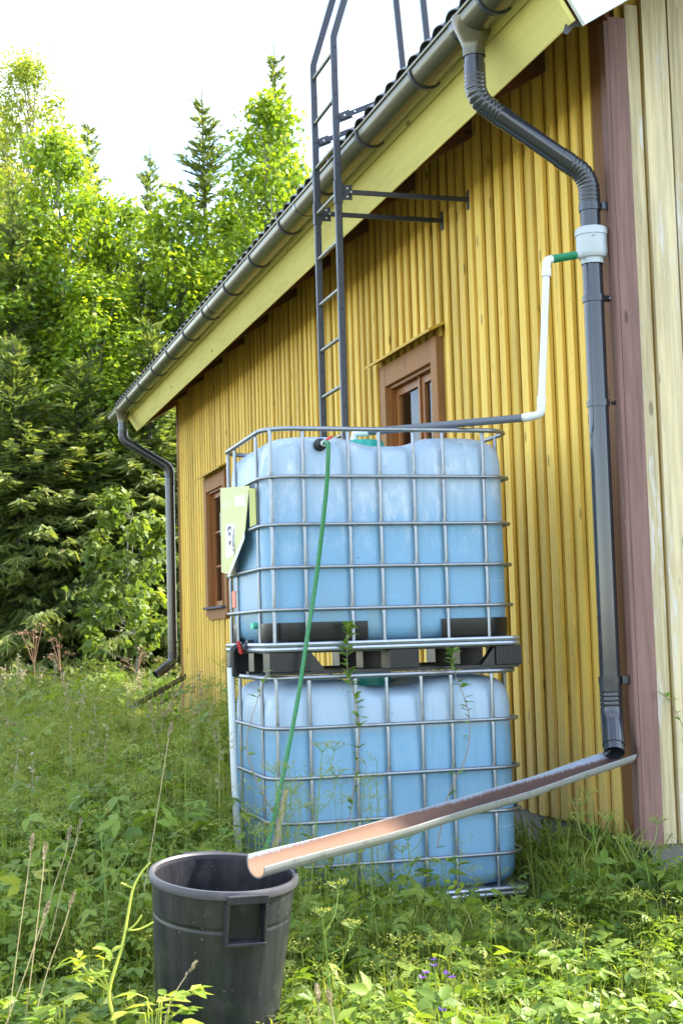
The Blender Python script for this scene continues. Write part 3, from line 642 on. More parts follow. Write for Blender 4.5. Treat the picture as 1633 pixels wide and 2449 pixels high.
# ------------------------------------------------------------------ stacked tanks
TW, TD = 1.2, 1.0
def rrect(w0, w1, d0, d1, r, seg=8):
    out = []
    for cx, cy, a0 in ((w1 - r, d0 + r, -90), (w1 - r, d1 - r, 0), (w0 + r, d1 - r, 90), (w0 + r, d0 + r, 180)):
        for k in range(seg + 1):
            a = R(a0 + 90 * k / seg); out.append((cx + r * math.cos(a), cy + r * math.sin(a)))
    return out
RINGS = [.303, .500, .700, .925, 1.152]
UB = [.178, .393, .541, .707, .852, 1.052]; VB = [.206, .711, .888]
def bottle_mesh():
    V = []; F = []
    # contour with many points so that bulges can be modelled
    base = []
    w0, w1, d0, d1, r = .014, TW - .012, .016, TD - .016, .155
    c = rrect(0, 1, 0, 1, .13, 8)
    def contour(ins, nseg=64):
        rr = r - ins * .25; a0, a1, b0, b1 = w0 + ins, w1 - ins, d0 + ins, d1 - ins; rr = max(rr, .05); pts = []
        corners = [((a1 - rr, b0 + rr), -90), ((a1 - rr, b1 - rr), 0), ((a0 + rr, b1 - rr), 90), ((a0 + rr, b0 + rr), 180)]
        arcs = [[(cx + rr * math.cos(R(an + 90 * k / 8)), cy + rr * math.sin(R(an + 90 * k / 8))) for k in range(9)] for (cx, cy), an in corners]
        for i in range(4):
            pts += arcs[i]; s, e = arcs[i][-1], arcs[(i + 1) % 4][0]
            for k in range(1, nseg): pts.append((s[0] + (e[0] - s[0]) * k / nseg, s[1] + (e[1] - s[1]) * k / nseg))
        return pts
    zs = [(.150, .11), (.152, .07), (.162, .035), (.185, .010), (.22, .0)] + [(z, 0) for z in np.linspace(.28, .95, 12)] + [(1.01, .001), (1.055, .008), (1.09, .024), (1.113, .05), (1.127, .088), (1.133, .14), (1.134, .20), (1.134, .28), (1.134, .36), (1.134, .43)]
    n_ = len(contour(0))
    for z, ins in zs:
        for (a, b_) in contour(ins):
            zz_ = z; aa, bb = a, b_
            if z > .25:      # panel bulge between the cage bars, dimples at the top edge
                hz = math.sin(math.pi * np.clip((z - .16) / .95, 0, 1)) ** .5
                fr_ = .5 - .5 * math.cos(2 * math.pi * np.clip((a - .39) / .17, 0, 1)) if .39 < a < .56 else 0
                rib = 0
                for ub in (.393, .707): rib += math.exp(-((a - ub) / .028) ** 2)
                pin = sum(math.exp(-((a - ub) / .020) ** 2) for ub in UB) * (1 - .6 * float(sstep(.95, 1.08, z)))
                topw = float(sstep(.80, 1.06, z))
                if b_ < .12: bb += rib * .016 * topw + pin * .009 - .004 * hz
                if b_ > .88: bb -= rib * (.004 + .016 * topw)
                if a < .12: aa -= .006 * hz
                if a > 1.08: aa += .004 * hz
                if z > 1.0:
                    dip = math.exp(-((a - .60) / .17) ** 4); zz_ -= .042 * dip * float(sstep(1.02, 1.12, z)) * (1.0 if b_ < .8 else .6)
            V.append((aa, bb, zz_))
    for i in range(len(zs) - 1):
        for k in range(n_): F.append((i * n_ + k, i * n_ + (k + 1) % n_, (i + 1) * n_ + (k + 1) % n_, (i + 1) * n_ + k))
    F.append(tuple(reversed(range(n_)))); F.append(tuple(range((len(zs) - 1) * n_, len(zs) * n_)))
    return V, F
BOT = bottle_mesh()
def ribbed_block(u0, u1, v0, v1, z0, z1, nr=18):
    mb = MB().add(cbox(u0 + .003, u1 - .003, v0 + .003, v1, z0, z1, .003)); pw = (u1 - u0) / nr
    for i in range(nr): mb.add(box(u0 + i * pw + pw * .2, u0 + i * pw + pw * .75, v0, v0 + .004, z0 + .004, z1 - .004))
    return mb
def bar_v(z0, z1, rings, axis):      # vertical bar, flattened where it meets the rings
    P = []; rw = []; rd = []
    zs = sorted(set([z0, z1] + [q + d for q in rings for d in (-.03, -.015, 0, .015, .03)])); zs = [z for z in zs if z0 <= z <= z1]
    V = []; F = []; n_ = 10
    for z in zs:
        near = min(abs(z - q) for q in rings); fl = max(0, 1 - near / .03)
        a_, b_ = .0085 + .0035 * fl, .0085 - .0050 * fl
        for k in range(n_):
            an = 2 * math.pi * k / n_; x_, y_ = a_ * math.cos(an), b_ * math.sin(an)
            V.append((x_, y_, z) if axis == 'u' else (y_, x_, z))
    for i in range(len(zs) - 1):
        for k in range(n_):
            q = (i * n_ + k, i * n_ + (k + 1) % n_, (i + 1) * n_ + (k + 1) % n_, (i + 1) * n_ + k); F.append(q if axis == 'u' else tuple(reversed(q)))
    F += [tuple(reversed(range(n_))), tuple(range((len(zs) - 1) * n_, len(zs) * n_))]
    return V, F
def build_tank(label, loc, rz, matname, upper):
    th = thing('water_tank', label, 'water tank', loc, rz, 'stacked caged water tanks')
    bt = mk('bottle', BOT, matname, th, smooth='all')
    mk('screw_cap', xf(lathe([(0, .03), (.085, .03), (.098, .024), (.10, .015), (.10, -.02), (.09, -.022), (.09, -.06)], 28), Matrix.Translation((.60, .47, 1.130))), 'teal_cap', bt, smooth=True)
    for i in range(28):
        a = 2 * math.pi * i / 28
        if i % 2 == 0: mk('grip_rib', xf(cbox(-.004, .004, -.006, .004, -.018, .022, .001), Matrix.Translation((.60 + .101 * math.cos(a), .47 + .101 * math.sin(a), 1.130)) @ Matrix.Rotation(a - math.pi / 2, 4, 'Z')), 'teal_cap', bt)
    for i, z in enumerate(RINGS):
        if i == 4: rr_, o_ = .0115, -.002
        else: rr_, o_ = .0090, -.010
        c = [(a, b_, z) for a, b_ in rrect(o_, TW - o_, o_, TD - o_, .14, 9)]
        mk('cage_ring', tube(c, rr_, 10, closed=True), 'galvanised', th, smooth=True)
    bm_ = {'u': bar_v(.15, 1.150, RINGS, 'u'), 'v': bar_v(.15, 1.150, RINGS, 'v')}; me_ = {}
    def bar(u, v, ax):
        if ax not in me_: me_[ax] = mk('cage_bar', bm_[ax], 'galvanised', th, smooth=True); o = me_[ax]
        else: o = link('cage_bar', me_[ax].data, th)
        o.location = (u, v, 0)
    for u in UB: bar(u, 0.004, 'u'); bar(u, TD - .004, 'u')
    for v in VB: bar(.004, v, 'v'); bar(TW - .004, v, 'v')
    bar(.034, .034, 'u')
    # base frame rails
    for z in (.118, .141): mk('base_rail', tube([(a, b_, z) for a, b_ in rrect(-.006, TW + .006, -.006, TD + .006, .05, 5)], .011, 8, closed=True), 'galv_rail', th, smooth=True)
    mk('base_tray', box(.02, TW - .02, .02, TD - .02, .128, .146), 'galv_rail', th)
    # pallet
    pl = mk('pallet', MB().add(box(.02, .16, .44, .56, .012, .101)).add(box(.56, .69, .44, .56, .012, .101)).add(box(1.06, 1.18, .44, .56, .012, .101)).add(box(.0, TW, .47, .53, .0, .0115)).add(box(.0, TW, .012, .10, .0, .016)).add(box(.0, TW, .90, .988, .0, .016)).add(box(.03, TW - .03, .03, TD - .03, .100, .116)), 'black_plastic', th)
    for u0, u1 in ((-.006, .19), (.555, .70), (1.075, 1.206)):
        for v0, v1, fl in ((-.012, .13, 0), (.87, 1.012, 1)):
            vf = ribbed_block(u0, u1, -.012, .13, .014, .106)
            vf = (vf.v, vf.f)
            if fl: vf = xf(vf, Matrix.Translation((u0 + u1, 1.0, 0)) @ Matrix.Rotation(math.pi, 4, 'Z'))
            mk('pallet_block', vf, 'black_plastic', pl)
    for u0, s in ((.19, 1), (1.075, -1)):     # triangular gussets
        a = (u0, u0 + s * .07); mk('gusset', ([(a[0], .0, .014), (a[1], .0, .014), (a[0], .0, .104), (a[0], .05, .014), (a[1], .05, .014), (a[0], .05, .104)], [(0, 1, 2), (5, 4, 3), (0, 3, 4, 1), (1, 4, 5, 2), (2, 5, 3, 0)] if s > 0 else [(2, 1, 0), (3, 4, 5), (1, 4, 3, 0), (2, 5, 4, 1), (0, 3, 5, 2)]), 'black_plastic', pl)
    if upper:   # moulded corner guards following the bottle
        def guard(pts, z0, z1):
            V = []; F = []; o_ = .004
            prof_ = [(z0, .020), (z0 + .012, .004), (z0 + .035, -o_), (z1, -o_), (z1, .004)]
            for a, b_, nx_, ny_ in pts:
                for z, ins in prof_: V.append((a - nx_ * ins, b_ - ny_ * ins, z))
            m_ = len(prof_)
            for i in range(len(pts) - 1):
                for k in range(m_ - 1): F.append((i * m_ + k, (i + 1) * m_ + k, (i + 1) * m_ + k + 1, i * m_ + k + 1))
            return V, F
        def corner(cx, cy, a0, lenA, lenB, r=.155):
            pts = []
            n0 = (math.cos(R(a0)), math.sin(R(a0))); t0 = (math.sin(R(a0)), -math.cos(R(a0)))
            p0 = (cx + r * n0[0], cy + r * n0[1])
            for k in range(5): s = lenA * (1 - k / 5); pts.append((p0[0] + t0[0] * s, p0[1] + t0[1] * s, n0[0], n0[1]))
            for k in range(9): a = R(a0 + 90 * k / 8); pts.append((cx + r * math.cos(a), cy + r * math.sin(a), math.cos(a), math.sin(a)))
            a = R(a0 + 90); n1_ = (math.cos(a), math.sin(a)); t1 = (-math.sin(a), math.cos(a)); p1 = (cx + r * n1_[0], cy + r * n1_[1])
            for k in range(1, 6): s = lenB * k / 5; pts.append((p1[0] + t1[0] * s, p1[1] + t1[1] * s, n1_[0], n1_[1]))
            return pts
        i_ = .008 + .155
        for pts in (corner(i_, i_, 180, .10, .30), corner(TW - i_, i_, 270, .22, .10), corner(TW - i_, TD - i_, 0, .1, .2), corner(i_, TD - i_, 90, .2, .10)):
            mk('corner_guard', guard(pts, .135, .243), 'black_plastic', th, smooth=True)
    return th
TY = R(-.97); TO = Vector((1.590, 6.453, 0))
t_low = build_tank('lower caged water tank standing in the weeds, bottom of the stack', TO + Vector((0, 0, .0)), TY, 'tank_plastic_b', False)
t_up = build_tank('upper caged water tank on a black pallet, top of the stack', TO + Vector((.0, .004, 1.165)), TY, 'tank_plastic_a', True)
for t_ in (t_low, t_up): t_.scale = (1.033, 1, 1)
t_low.scale.z = 1.017; t_low.location.z = -.02
# yellow-green placard on the left face of the upper tank
xs = -.028
pv = [(.215, .905), (.93, .968), (.955, .525), (.76, .505), (.33, .70)]       # (v, z)
def sheet(pts, x0, x1):
    v = [(x0, a, z) for a, z in pts] + [(x1, a, z) for a, z in pts]; m_ = len(pts)
    return v, [tuple(range(m_)), tuple(reversed(range(m_, 2 * m_)))] + [(i, i + m_, (i + 1) % m_ + m_, (i + 1) % m_) for i in range(m_)]
plc = mk('placard', sheet([(a, z) for a, z in pv], xs - .002, xs), 'placard_sheet', t_up); plc['label'] = 'faded yellow-green metal placard with a torn bent corner'
mk('folded_edge', ([(xs - .001, .215, .895), (xs + .018, .165, .885), (xs + .018, .165, .715), (xs - .001, .215, .705), (xs - .003, .215, .895), (xs + .016, .163, .885), (xs + .016, .163, .715), (xs - .003, .215, .705)], box(0, 1, 0, 1, 0, 1)[1]), 'placard_sheet', plc)
mk('bent_corner', ([(xs - .003, .33, .70), (xs - .003, .76, .505), (xs - .014, .69, .480), (xs - .018, .27, .650), (xs - .005, .33, .70), (xs - .005, .76, .505), (xs - .016, .69, .482), (xs - .020, .27, .652)], [(0, 1, 2, 3), (7, 6, 5, 4), (0, 4, 5, 1), (1, 5, 6, 2), (2, 6, 7, 3), (3, 7, 4, 0)]), 'sheet_back', plc)
mk('sticker', sheet([(.30, .868), (.56, .888), (.56, .838), (.30, .816)], xs - .0034, xs - .0022), 'sticker', plc)
stk = mk('sticker', sheet([(.56, .752), (.80, .765), (.82, .60), (.78, .585), (.60, .60)], xs - .0034, xs - .0022), 'sticker', plc)
ir = random.Random(3); mb = MB()      # smudged illegible print
for (a0, z0, da, dz, n_) in ((.76, .735, -.011, 0, 9), (.74, .708, -.011, 0, 6), (.60, .72, 0, -.009, 13), (.72, .665, -.010, 0, 5), (.63, .70, 0, -.010, 9)):
    for i in range(n_):
        a, z = a0 + da * i, z0 + dz * i
        for _ in range(2):
            aa, zz_ = a + ir.uniform(-.004, .004), z + ir.uniform(-.008, .008); w_, h_ = (ir.choice([.0022, .006]), ir.choice([.010, .003]))
            mb.add(box(xs - .0042, xs - .0036, aa - w_, aa + w_, zz_ - h_, zz_ + h_))
mk('print_marks', mb, 'ink', stk)['kind'] = 'stuff'
mb = MB()
for z in (.875, .86): mb.add(box(xs - .0028, xs - .0023, .66, .92, z, z + .004))
for i in range(4): mb.add(box(xs - .0028, xs - .0023, .955 - i * .008, .958 - i * .008, .72, .84))
mk('faded_print', mb, 'sheet_back', plc)
mk('warning_label', box(.0, .0155, .755, .845, .335, .42), 'orange_label', t_up)
# tap where the hose leaves the upper tank
bh = Vector((.262, .015, 1.077))
tapf = mk('tap_fitting', xf(lathe([(0, -.01), (.030, -.01), (.030, .012), (.024, .016), (.022, .034), (.016, .036), (.016, .05), (0, .05)], 18), Matrix.Translation(bh) @ Matrix.Rotation(R(90), 4, 'X')), 'black_plastic', t_up, smooth=True)
mk('connector', xf(lathe([(0, 0), (.014, 0), (.015, .02), (.012, .035), (0, .035)], 14), Matrix.Translation(bh + Vector((.004, -.05, 0))) @ Matrix.Rotation(R(95), 4, 'X')), 'white_pvc', tapf, smooth=True)
mk('tap_lever', xf(cbox(-.006, .03, -.008, .004, -.006, .006, .003), Matrix.Translation(bh + Vector((.02, -.06, .018))) @ Matrix.Rotation(R(-30), 4, 'Y')), 'red_plastic', tapf)
# outlet valve on the left face of the upper tank
val = mk('outlet_valve', MB().add(along(lathe([(0, 0), (.034, 0), (.034, .03), (.024, .034), (.024, .06), (.0, .06)], 18), (.03, .50, .135), (-1, 0, 0))).add(tube(fillet([(.0, .50, .135), (-.068, .50, .13), (-.068, .50, .03)], .025, 6), .019, 14)), 'black_plastic', t_up, smooth=True)
mk('collar_nut', xf(lathe([(.015, -.01), (.027, -.01), (.029, .0), (.029, .035), (.024, .045), (.015, .045)], 14), Matrix.Translation((-.068, .50, .0))), 'black_plastic', val)
mk('collar_nut', along(lathe([(.012, 0), (.024, 0), (.026, .03), (.022, .05), (.010, .052), (.010, .02)], 14), (-.012, .47, .125), (.05, -1, .08)), 'black_plastic', val, smooth=True)
mk('collar_nut', along(lathe([(.018, 0), (.026, 0), (.026, .045), (.018, .045)], 12), (.03, .40, .128), (-.2, 1, 0)), 'black_plastic', val)
mk('handle', xf(cbox(-.009, .009, -.005, .005, -.038, .030, .004), Matrix.Translation((-.045, .455, .135)) @ Matrix.Rotation(R(-14), 4, 'Y')), 'red_plastic', val)
mk('vent_stub', along(lathe([(0, 0), (.016, 0), (.016, .05), (.0, .05)], 14), (.03, .30, .235), (-1, -.3, 0)), 'green_stub', t_up, smooth=True)
# white pipe from the valve down to the lower tank
wp_ = mk('drain_pipe', tube([(1.512, 6.95, 1.20), (1.517, 6.945, .7), (1.536, 6.925, .02)], .0172, 16), 'white_pvc', None, smooth=True)
tag(wp_, 'upright white plastic pipe on the left of the lower tank', 'pipe')

# garden hose
hp = []
ctrl = [(1.856, 6.374, 2.238), (1.862, 6.345, 2.236), (1.856, 6.31, 2.20), (1.845, 6.33, 2.0), (1.80, 6.37, 1.62), (1.755, 6.37, 1.38), (1.69, 6.36, 1.05), (1.60, 6.33, .70), (1.52, 6.27, .46), (1.44, 6.20, .30), (1.36, 6.12, .12), (1.30, 6.02, .03)]
def catmull(P, n=10):
    P = [Vector(p) for p in P]; Q = [P[0]] + P + [P[-1]]; out = []
    for i in range(1, len(Q) - 2):
        a, b_, c, d = Q[i - 1:i + 3]
        for k in range(n):
            t_ = k / n; out.append(.5 * ((2 * b_) + (c - a) * t_ + (2 * a - 5 * b_ + 4 * c - d) * t_ ** 2 + (3 * b_ - a - 3 * c + d) * t_ ** 3))
    return out + [P[-1]]
tag(mk('garden_hose', tube(catmull(ctrl), .0105, 12), 'garden_hose_green', smooth=True), 'green garden hose hanging down the front of the stacked tanks', 'hose')

# ------------------------------------------------------------------ half-pipe trough from the downpipe to the bin
A = Vector((3.165, 6.045, .768)); B = Vector((1.100, 4.605, .626)); D = (B - A); L = D.length; D.normalize()
side = D.cross(Vector((0, 0, 1))).normalized(); side = (side + Vector((0, 0, .20))).normalized(); upv = side.cross(D).normalized()
if upv.z < 0: upv = -upv
Mtr = Matrix(((D.x, side.x, upv.x, A.x), (D.y, side.y, upv.y, A.y), (D.z, side.z, upv.z, A.z), (0, 0, 0, 1)))
V = []; F = []; at_ = []; ns, seg, rt = 40, 14, .058
tr_ = random.Random(5)
for sh, rr in enumerate((rt, rt - .005)):
    for i in range(ns + 1):
        s = i / ns * L; wob = .002 * math.sin(i * .5) + tr_.uniform(-.0006, .0006); sag = -.018 * math.sin(math.pi * i / ns) + .002 * math.sin(i * .35)
        for k in range(seg + 1):
            a = math.pi * (1.0 + k / seg); cut_ = (.03 * (k / seg) if i == 0 else (-.05 * (1 - k / seg) if i == ns else 0))
            V.append((s - cut_ * 1.0, (rr + wob) * math.cos(a), (rr + wob) * math.sin(a) * .92 + sag)); at_.append(float(sh))
st = seg + 1; O2 = (ns + 1) * st
for i in range(ns):
    for k in range(seg):
        F.append((i * st + k, (i + 1) * st + k, (i + 1) * st + k + 1, i * st + k + 1)); F.append((O2 + i * st + k, O2 + i * st + k + 1, O2 + (i + 1) * st + k + 1, O2 + (i + 1) * st + k))
    for k in (0, seg): F.append((i * st + k, (i + 1) * st + k, O2 + (i + 1) * st + k, O2 + i * st + k))
for i in (0, ns):
    for k in range(seg): F.append((i * st + k, i * st + k + 1, O2 + i * st + k + 1, O2 + i * st + k))
trg = mk('trough', (V, F), 'trough_plastic', None, smooth=True); trg.matrix_world = Mtr
a = trg.data.attributes.new('rnd', 'FLOAT', 'POINT'); a.data.foreach_set('value', at_)
tag(trg, 'weathered white half-pipe trough sloping from the downpipe into the bin', 'trough')

# ------------------------------------------------------------------ bin
binr = thing('plastic_bin', 'black plastic rain bin with a square handle under the trough end', 'bin', (.968, 4.80, .035))
binr.rotation_euler = (R(6.0), R(4.5), R(-17))
RB, RT_, HB = .198, .236, .545
def rad(z): return RB + (RT_ - RB) * z / HB
prof = [(0, 0), (RB - .012, 0), (RB, .01)] + [(rad(z), z) for z in np.linspace(.06, .408, 6)] + [(rad(.412), .412), (rad(.415) - .003, .418), (rad(.42) - .003, .424), (rad(.43) + .001, .430), (rad(.434) + .001, .434), (rad(.44) + .001, .44), (rad(.53), .53), (rad(.53) - .006, .532)] + [(rad(z) - .006, z) for z in np.linspace(.50, .03, 6)] + [(0, .02)]
mk('body', lathe(prof, 64), 'bin_plastic', binr, smooth=True)
mk('rim', lathe([(RT_ - .006, .522), (RT_ + .004, .520), (RT_ + .010, .526), (RT_ + .011, .542), (RT_ + .007, .551), (RT_ - .001, .552), (RT_ - .008, .546), (RT_ - .006, .522)], 64), 'bin_rim_plastic', binr, smooth=True)
for hang in (R(-90 + 22), R(90 + 22)):
    Mh = Matrix.Rotation(hang, 4, 'Z')
    hm = MB()
    r0 = rad(.45) - .004
    for vf in (cbox(r0, RT_ + .034, -.066, -.058, .398, .518, .002), cbox(r0, RT_ + .034, .058, .066, .398, .518, .002), cbox(r0, RT_ + .036, -.0655, .0655, .386, .397, .002), cbox(RT_ + .020, RT_ + .035, -.068, .068, .5185, .548, .003)): hm.add(vf)
    h = mk('handle', xf((hm.v, hm.f), Mh), 'bin_plastic', binr)
mk('handle_recess_dark', xf(cbox(rad(.45) + .001, rad(.45) + .0025, -.055, .055, .40, .51, .001), Matrix.Rotation(R(-68), 4, 'Z')), 'black_plastic', binr)  # black plate put in for the dark, shaded recess inside the handle

# old black gutter piece and a pale stick at the far corner
oa, ob_ = Vector((3.08, 16.85, .90)), Vector((2.32, 15.65, .655)); od = (ob_ - oa)
og = mk('gutter_offcut', xf(half_round(0, od.length, .055, .004), Matrix.Translation(oa) @ Vector((0, 1, 0)).rotation_difference(od.normalized()).to_matrix().to_4x4()), 'felt', None, smooth=True)
tag(og, 'old black half gutter lying below the far downpipe', 'gutter piece')
tag(mk('stick', tube([(3.1, 16.9, .82), (2.75, 16.3, .45)], .012, 7), 'stick_wood', None), 'pale stick leaning near the far corner of the house', 'stick')
tag(mk('wooden_stake', tube([(1.62, 6.33, .66), (1.53, 6.27, .35), (1.48, 6.2, .0)], [.012, .016, .02], 7), 'stick_wood', None), 'weathered stake leaning on the lower tank beside the hose', 'stake')

# ------------------------------------------------------------------ vegetation tools
def rot_from(normal, az):
    """matrices whose z axis is the normal, spun by az: arrays (n,3),(n)"""
    z = normal / np.linalg.norm(normal, axis=1, keepdims=True)
    ref = np.where(np.abs(z[:, 2:3]) > .95, np.array([[1., 0, 0]]), np.array([[0., 0, 1]]))
    x = np.cross(ref, z); x /= np.linalg.norm(x, axis=1, keepdims=True); y = np.cross(z, x)
    c, s = np.cos(az)[:, None], np.sin(az)[:, None]
    return np.stack([x * c + y * s, -x * s + y * c, z], 2)
def scatter(tv, tf, M, S, P, attr=None, jit=0.):
    k = len(tv); n_ = len(P); tv = np.asarray(tv, float)
    if np.ndim(S) == 1: S = S[:, None] * np.ones((1, 3))
    V = np.einsum('nij,nkj->nki', M, tv[None] * S[:, None, :]) + P[:, None, :]
    F = (np.asarray(tf)[None] + (np.arange(n_) * k)[:, None, None]).reshape(-1, len(tf[0]))
    A_ = np.repeat(attr if attr is not None else rng.random(n_), k)
    return V.reshape(-1, 3), F, A_
class Acc:
    def __init__(s): s.V = []; s.F = []; s.A = []; s.n = 0
    def add(s, V, F, A_): s.V.append(V); s.F.append(F + s.n); s.A.append(A_); s.n += len(V)
    def make(s, name, mat, parent=None, **pr): return fast(name, np.concatenate(s.V), np.concatenate(s.F), mat, parent, np.concatenate(s.A), **pr)
    def tris(s): return sum(len(f) for f in s.F)
# maple leaf: y forward, five lobes, slightly cupped
ML = np.array([(0, 0, 0), (.30, .08, .02), (.52, .42, -.05), (.20, .50, .02), (0, 1.0, -.08), (-.20, .50, .02), (-.52, .42, -.05), (-.30, .08, .02)])
MLF = [(0, 1, 2), (0, 2, 3), (0, 3, 5), (3, 4, 5), (0, 5, 6), (0, 6, 7)]
BL = np.array([(0, 0, 0), (.30, .42, .04), (0, 1, -.03), (-.30, .42, .04)]); BLF = [(0, 1, 2), (0, 2, 3)]
OL = np.array([(0, 0, 0), (.20, .22, .05), (.24, .52, .05), (0, 1.0, -.10), (-.24, .52, .05), (-.20, .22, .05), (0, .5, -.02)]); OLF = [(0, 1, 6), (1, 2, 6), (2, 3, 6), (3, 4, 6), (4, 5, 6), (5, 0, 6)]
def leafy(acc, centres, radii, per, size, tv, tf, upbias=.55, droop=.5, cmean=None, squash=.6):
    for c, r_, m_ in zip(centres, radii, per):
        d = rng.normal(size=(m_, 3)); d /= np.linalg.norm(d, axis=1, keepdims=True); rr = rng.random(m_) ** .55
        p = c + d * rr[:, None] * r_ * np.array([1, 1, squash])
        nrm = d * .5 + np.array([0, 0, upbias]) + rng.normal(size=(m_, 3)) * .45
        s = size * rng.uniform(.6, 1.25, m_); base = rng.random() * .4
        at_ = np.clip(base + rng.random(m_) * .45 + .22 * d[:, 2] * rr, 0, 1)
        acc.add(*scatter(tv, tf, rot_from(nrm, rng.random(m_) * 6.283), s, p, at_))

# ------------------------------------------------------------------ tree prototypes
def broadleaf(seed, H, cr_, n_cl, per, size, tv, tf, lmat, bmat, base=.22, lean=0.):
    global rng
    rng = np.random.default_rng(seed); r_ = random.Random(seed)
    trunk = MB(); tp_ = [Vector((0, 0, -.3))]
    for i in range(1, 9): tp_.append(Vector((lean * i / 8 + r_.uniform(-.12, .12), r_.uniform(-.12, .12), H * .92 * i / 8)))
    trunk.add(tube(tp_, [.0135 * H * (1 - .88 * i / 8) for i in range(9)], 8))
    cs, rs, ps = [], [], []
    for i in range(n_cl):
        u = base + (1 - base) * ((i + r_.random()) / n_cl); env = (math.sin(math.pi * min(1, (1 - u) * .80 + .06)) ** .75)
        a = r_.uniform(0, 6.283); d = cr_ * env * (r_.random() ** .42) * r_.uniform(.75, 1.12)
        c = np.array([math.cos(a) * d + lean * u, math.sin(a) * d, H * (u + r_.uniform(-.02, .02)) - .15 * d])
        cs.append(c); rs.append(r_.uniform(.45, 1.05) * (.55 + .45 * env) * (cr_ / 2.3 if cr_ > 1.8 or cr_ < 1.2 else .88)); ps.append(int(per * r_.uniform(.5, 1.3)))
        if i % 2 == 0:
            b0 = Vector((lean * u * .7, 0, max(.3, c[2] - .25 * H * r_.uniform(.3, .7)))); e = Vector(c); mid = b0.lerp(e, .5) + Vector((0, 0, -.08 * d))
            trunk.add(tube([b0, mid, e], [.0045 * H * .6, .0028 * H * .6, .006], 5))
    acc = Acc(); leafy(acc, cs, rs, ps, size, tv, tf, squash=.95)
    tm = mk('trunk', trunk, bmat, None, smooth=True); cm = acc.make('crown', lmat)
    return [tm, cm]
def spruce(seed, H, rad_, dens=1., base=.04, ragged=.25):
    global rng
    rng = np.random.default_rng(seed); r_ = random.Random(seed)
    trunk = MB().add(tube([(0, 0, -.3), (.05, 0, H * .5), (0, .03, H * .93), (0, .03, H)], [.012 * H, .007 * H, .016, .009], 8))
    TVq = np.array([(-.5, 0, 0), (.5, 0, 0), (.32, .6, 0), (0, 1, 0), (-.32, .6, 0)]); TFq = [(0, 1, 2), (0, 2, 4), (2, 3, 4)]
    Pp, Mm, Ss, Aa = [], [], [], []
    z = base * H
    while z < H * .97:
        u = z / H; nb = max(3, int(r_.uniform(4, 6.5) * dens)) if u < .9 else 3
        for k in range(nb):
            zb = z + r_.uniform(-.12, .12)
            az = 2 * math.pi * (k + r_.random()) / nb
            Lb = (rad_ * (1 - u) ** .92 * (.75 + .25 * (1 - u)) + .05) * r_.uniform(1 - ragged * 1.5, 1 + ragged * .8)
            if u < .15: Lb *= r_.uniform(.6, 1)
            rise = -.15 + 1.15 * float(sstep(.35, 1.0, u)); out = np.array([math.cos(az), math.sin(az), 0])
            ns_ = max(3, int(Lb / .085)); s_ = (np.arange(ns_) + .5) / ns_
            cz = zb + Lb * (rise * s_ - .42 * s_ * s_ * (1 - u * .7) + .26 * s_ ** 3)
            pts = out[None] * (s_ * Lb)[:, None]; pts[:, 2] = cz
            if Lb > .3: trunk.add(tube([(0, 0, zb), tuple(pts[ns_ // 2]), tuple(pts[-1])], [.004 * H * .3, .009, .004], 4, caps=False))
            perp = np.array([-math.sin(az), math.cos(az), 0])
            tw_ = np.array([math.cos(az), math.sin(az), rise - .5 * (1 - u)])
            for sgn in range(6):
                lat = rng.uniform(-1, 1, ns_); d = perp[None] * (lat * .9)[:, None] + tw_[None] * rng.uniform(.3, .9, ns_)[:, None] + np.array([0, 0, -1.])[None] * rng.uniform(.0, .8, ns_)[:, None] * (1.0 - u) ** .8
                d /= np.linalg.norm(d, axis=1, keepdims=True)
                nrm = np.cross(d, rng.normal(size=(ns_, 3))); nrm[:, 2] = np.abs(nrm[:, 2]) + .25; x = np.cross(d, nrm); x /= np.linalg.norm(x, axis=1, keepdims=True); zz_ = np.cross(x, d)
                Mm.append(np.stack([x, d, zz_], 2)); Pp.append(pts + rng.normal(size=(ns_, 3)) * .03)
                ln = (.30 * (1 - .5 * s_) * min(1.2, .35 + Lb * .45) + .07) * rng.uniform(.6, 1.3, ns_); wd = rng.uniform(.04, .075, ns_) * (.7 + .3 * min(1, Lb))
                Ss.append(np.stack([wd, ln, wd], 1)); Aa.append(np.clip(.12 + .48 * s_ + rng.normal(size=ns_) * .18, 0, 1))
        z += r_.uniform(.15, .25) * (H / 14) ** .5
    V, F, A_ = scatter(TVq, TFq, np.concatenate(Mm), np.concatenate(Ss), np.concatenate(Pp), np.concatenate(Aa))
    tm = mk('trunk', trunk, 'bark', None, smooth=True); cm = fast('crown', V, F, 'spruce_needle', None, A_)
    return [tm, cm]
PROTO = {
    'maple_a': broadleaf(21, 11, 1.5, 180, 105, .115, ML, MLF, 'maple_leaf', 'bark_pale', .16),
    'maple_b': broadleaf(22, 9, 1.65, 160, 105, .115, ML, MLF, 'maple_leaf', 'bark', .12, .4),
    'maple_s': broadleaf(23, 3.4, 1.05, 34, 60, .15, ML, MLF, 'sapling_leaf', 'bark_pale', .30),
    'birch': broadleaf(24, 14, 2.0, 150, 190, .095, BL, BLF, 'birch_leaf', 'bark_pale', .30),
    'spruce_a': spruce(31, 14, 2.5), 'spruce_b': spruce(32, 12, 2.5, .85, .03, .5), 'spruce_c': spruce(33, 7.5, 2.3, 1.0, .02, .3),
}
used = set()
def img_ground(px, t_):            # horizontal position on the ray through column px (photo pixels) at depth t_
    return c2h((px - 816.5) / 3429.0 * t_, t_)
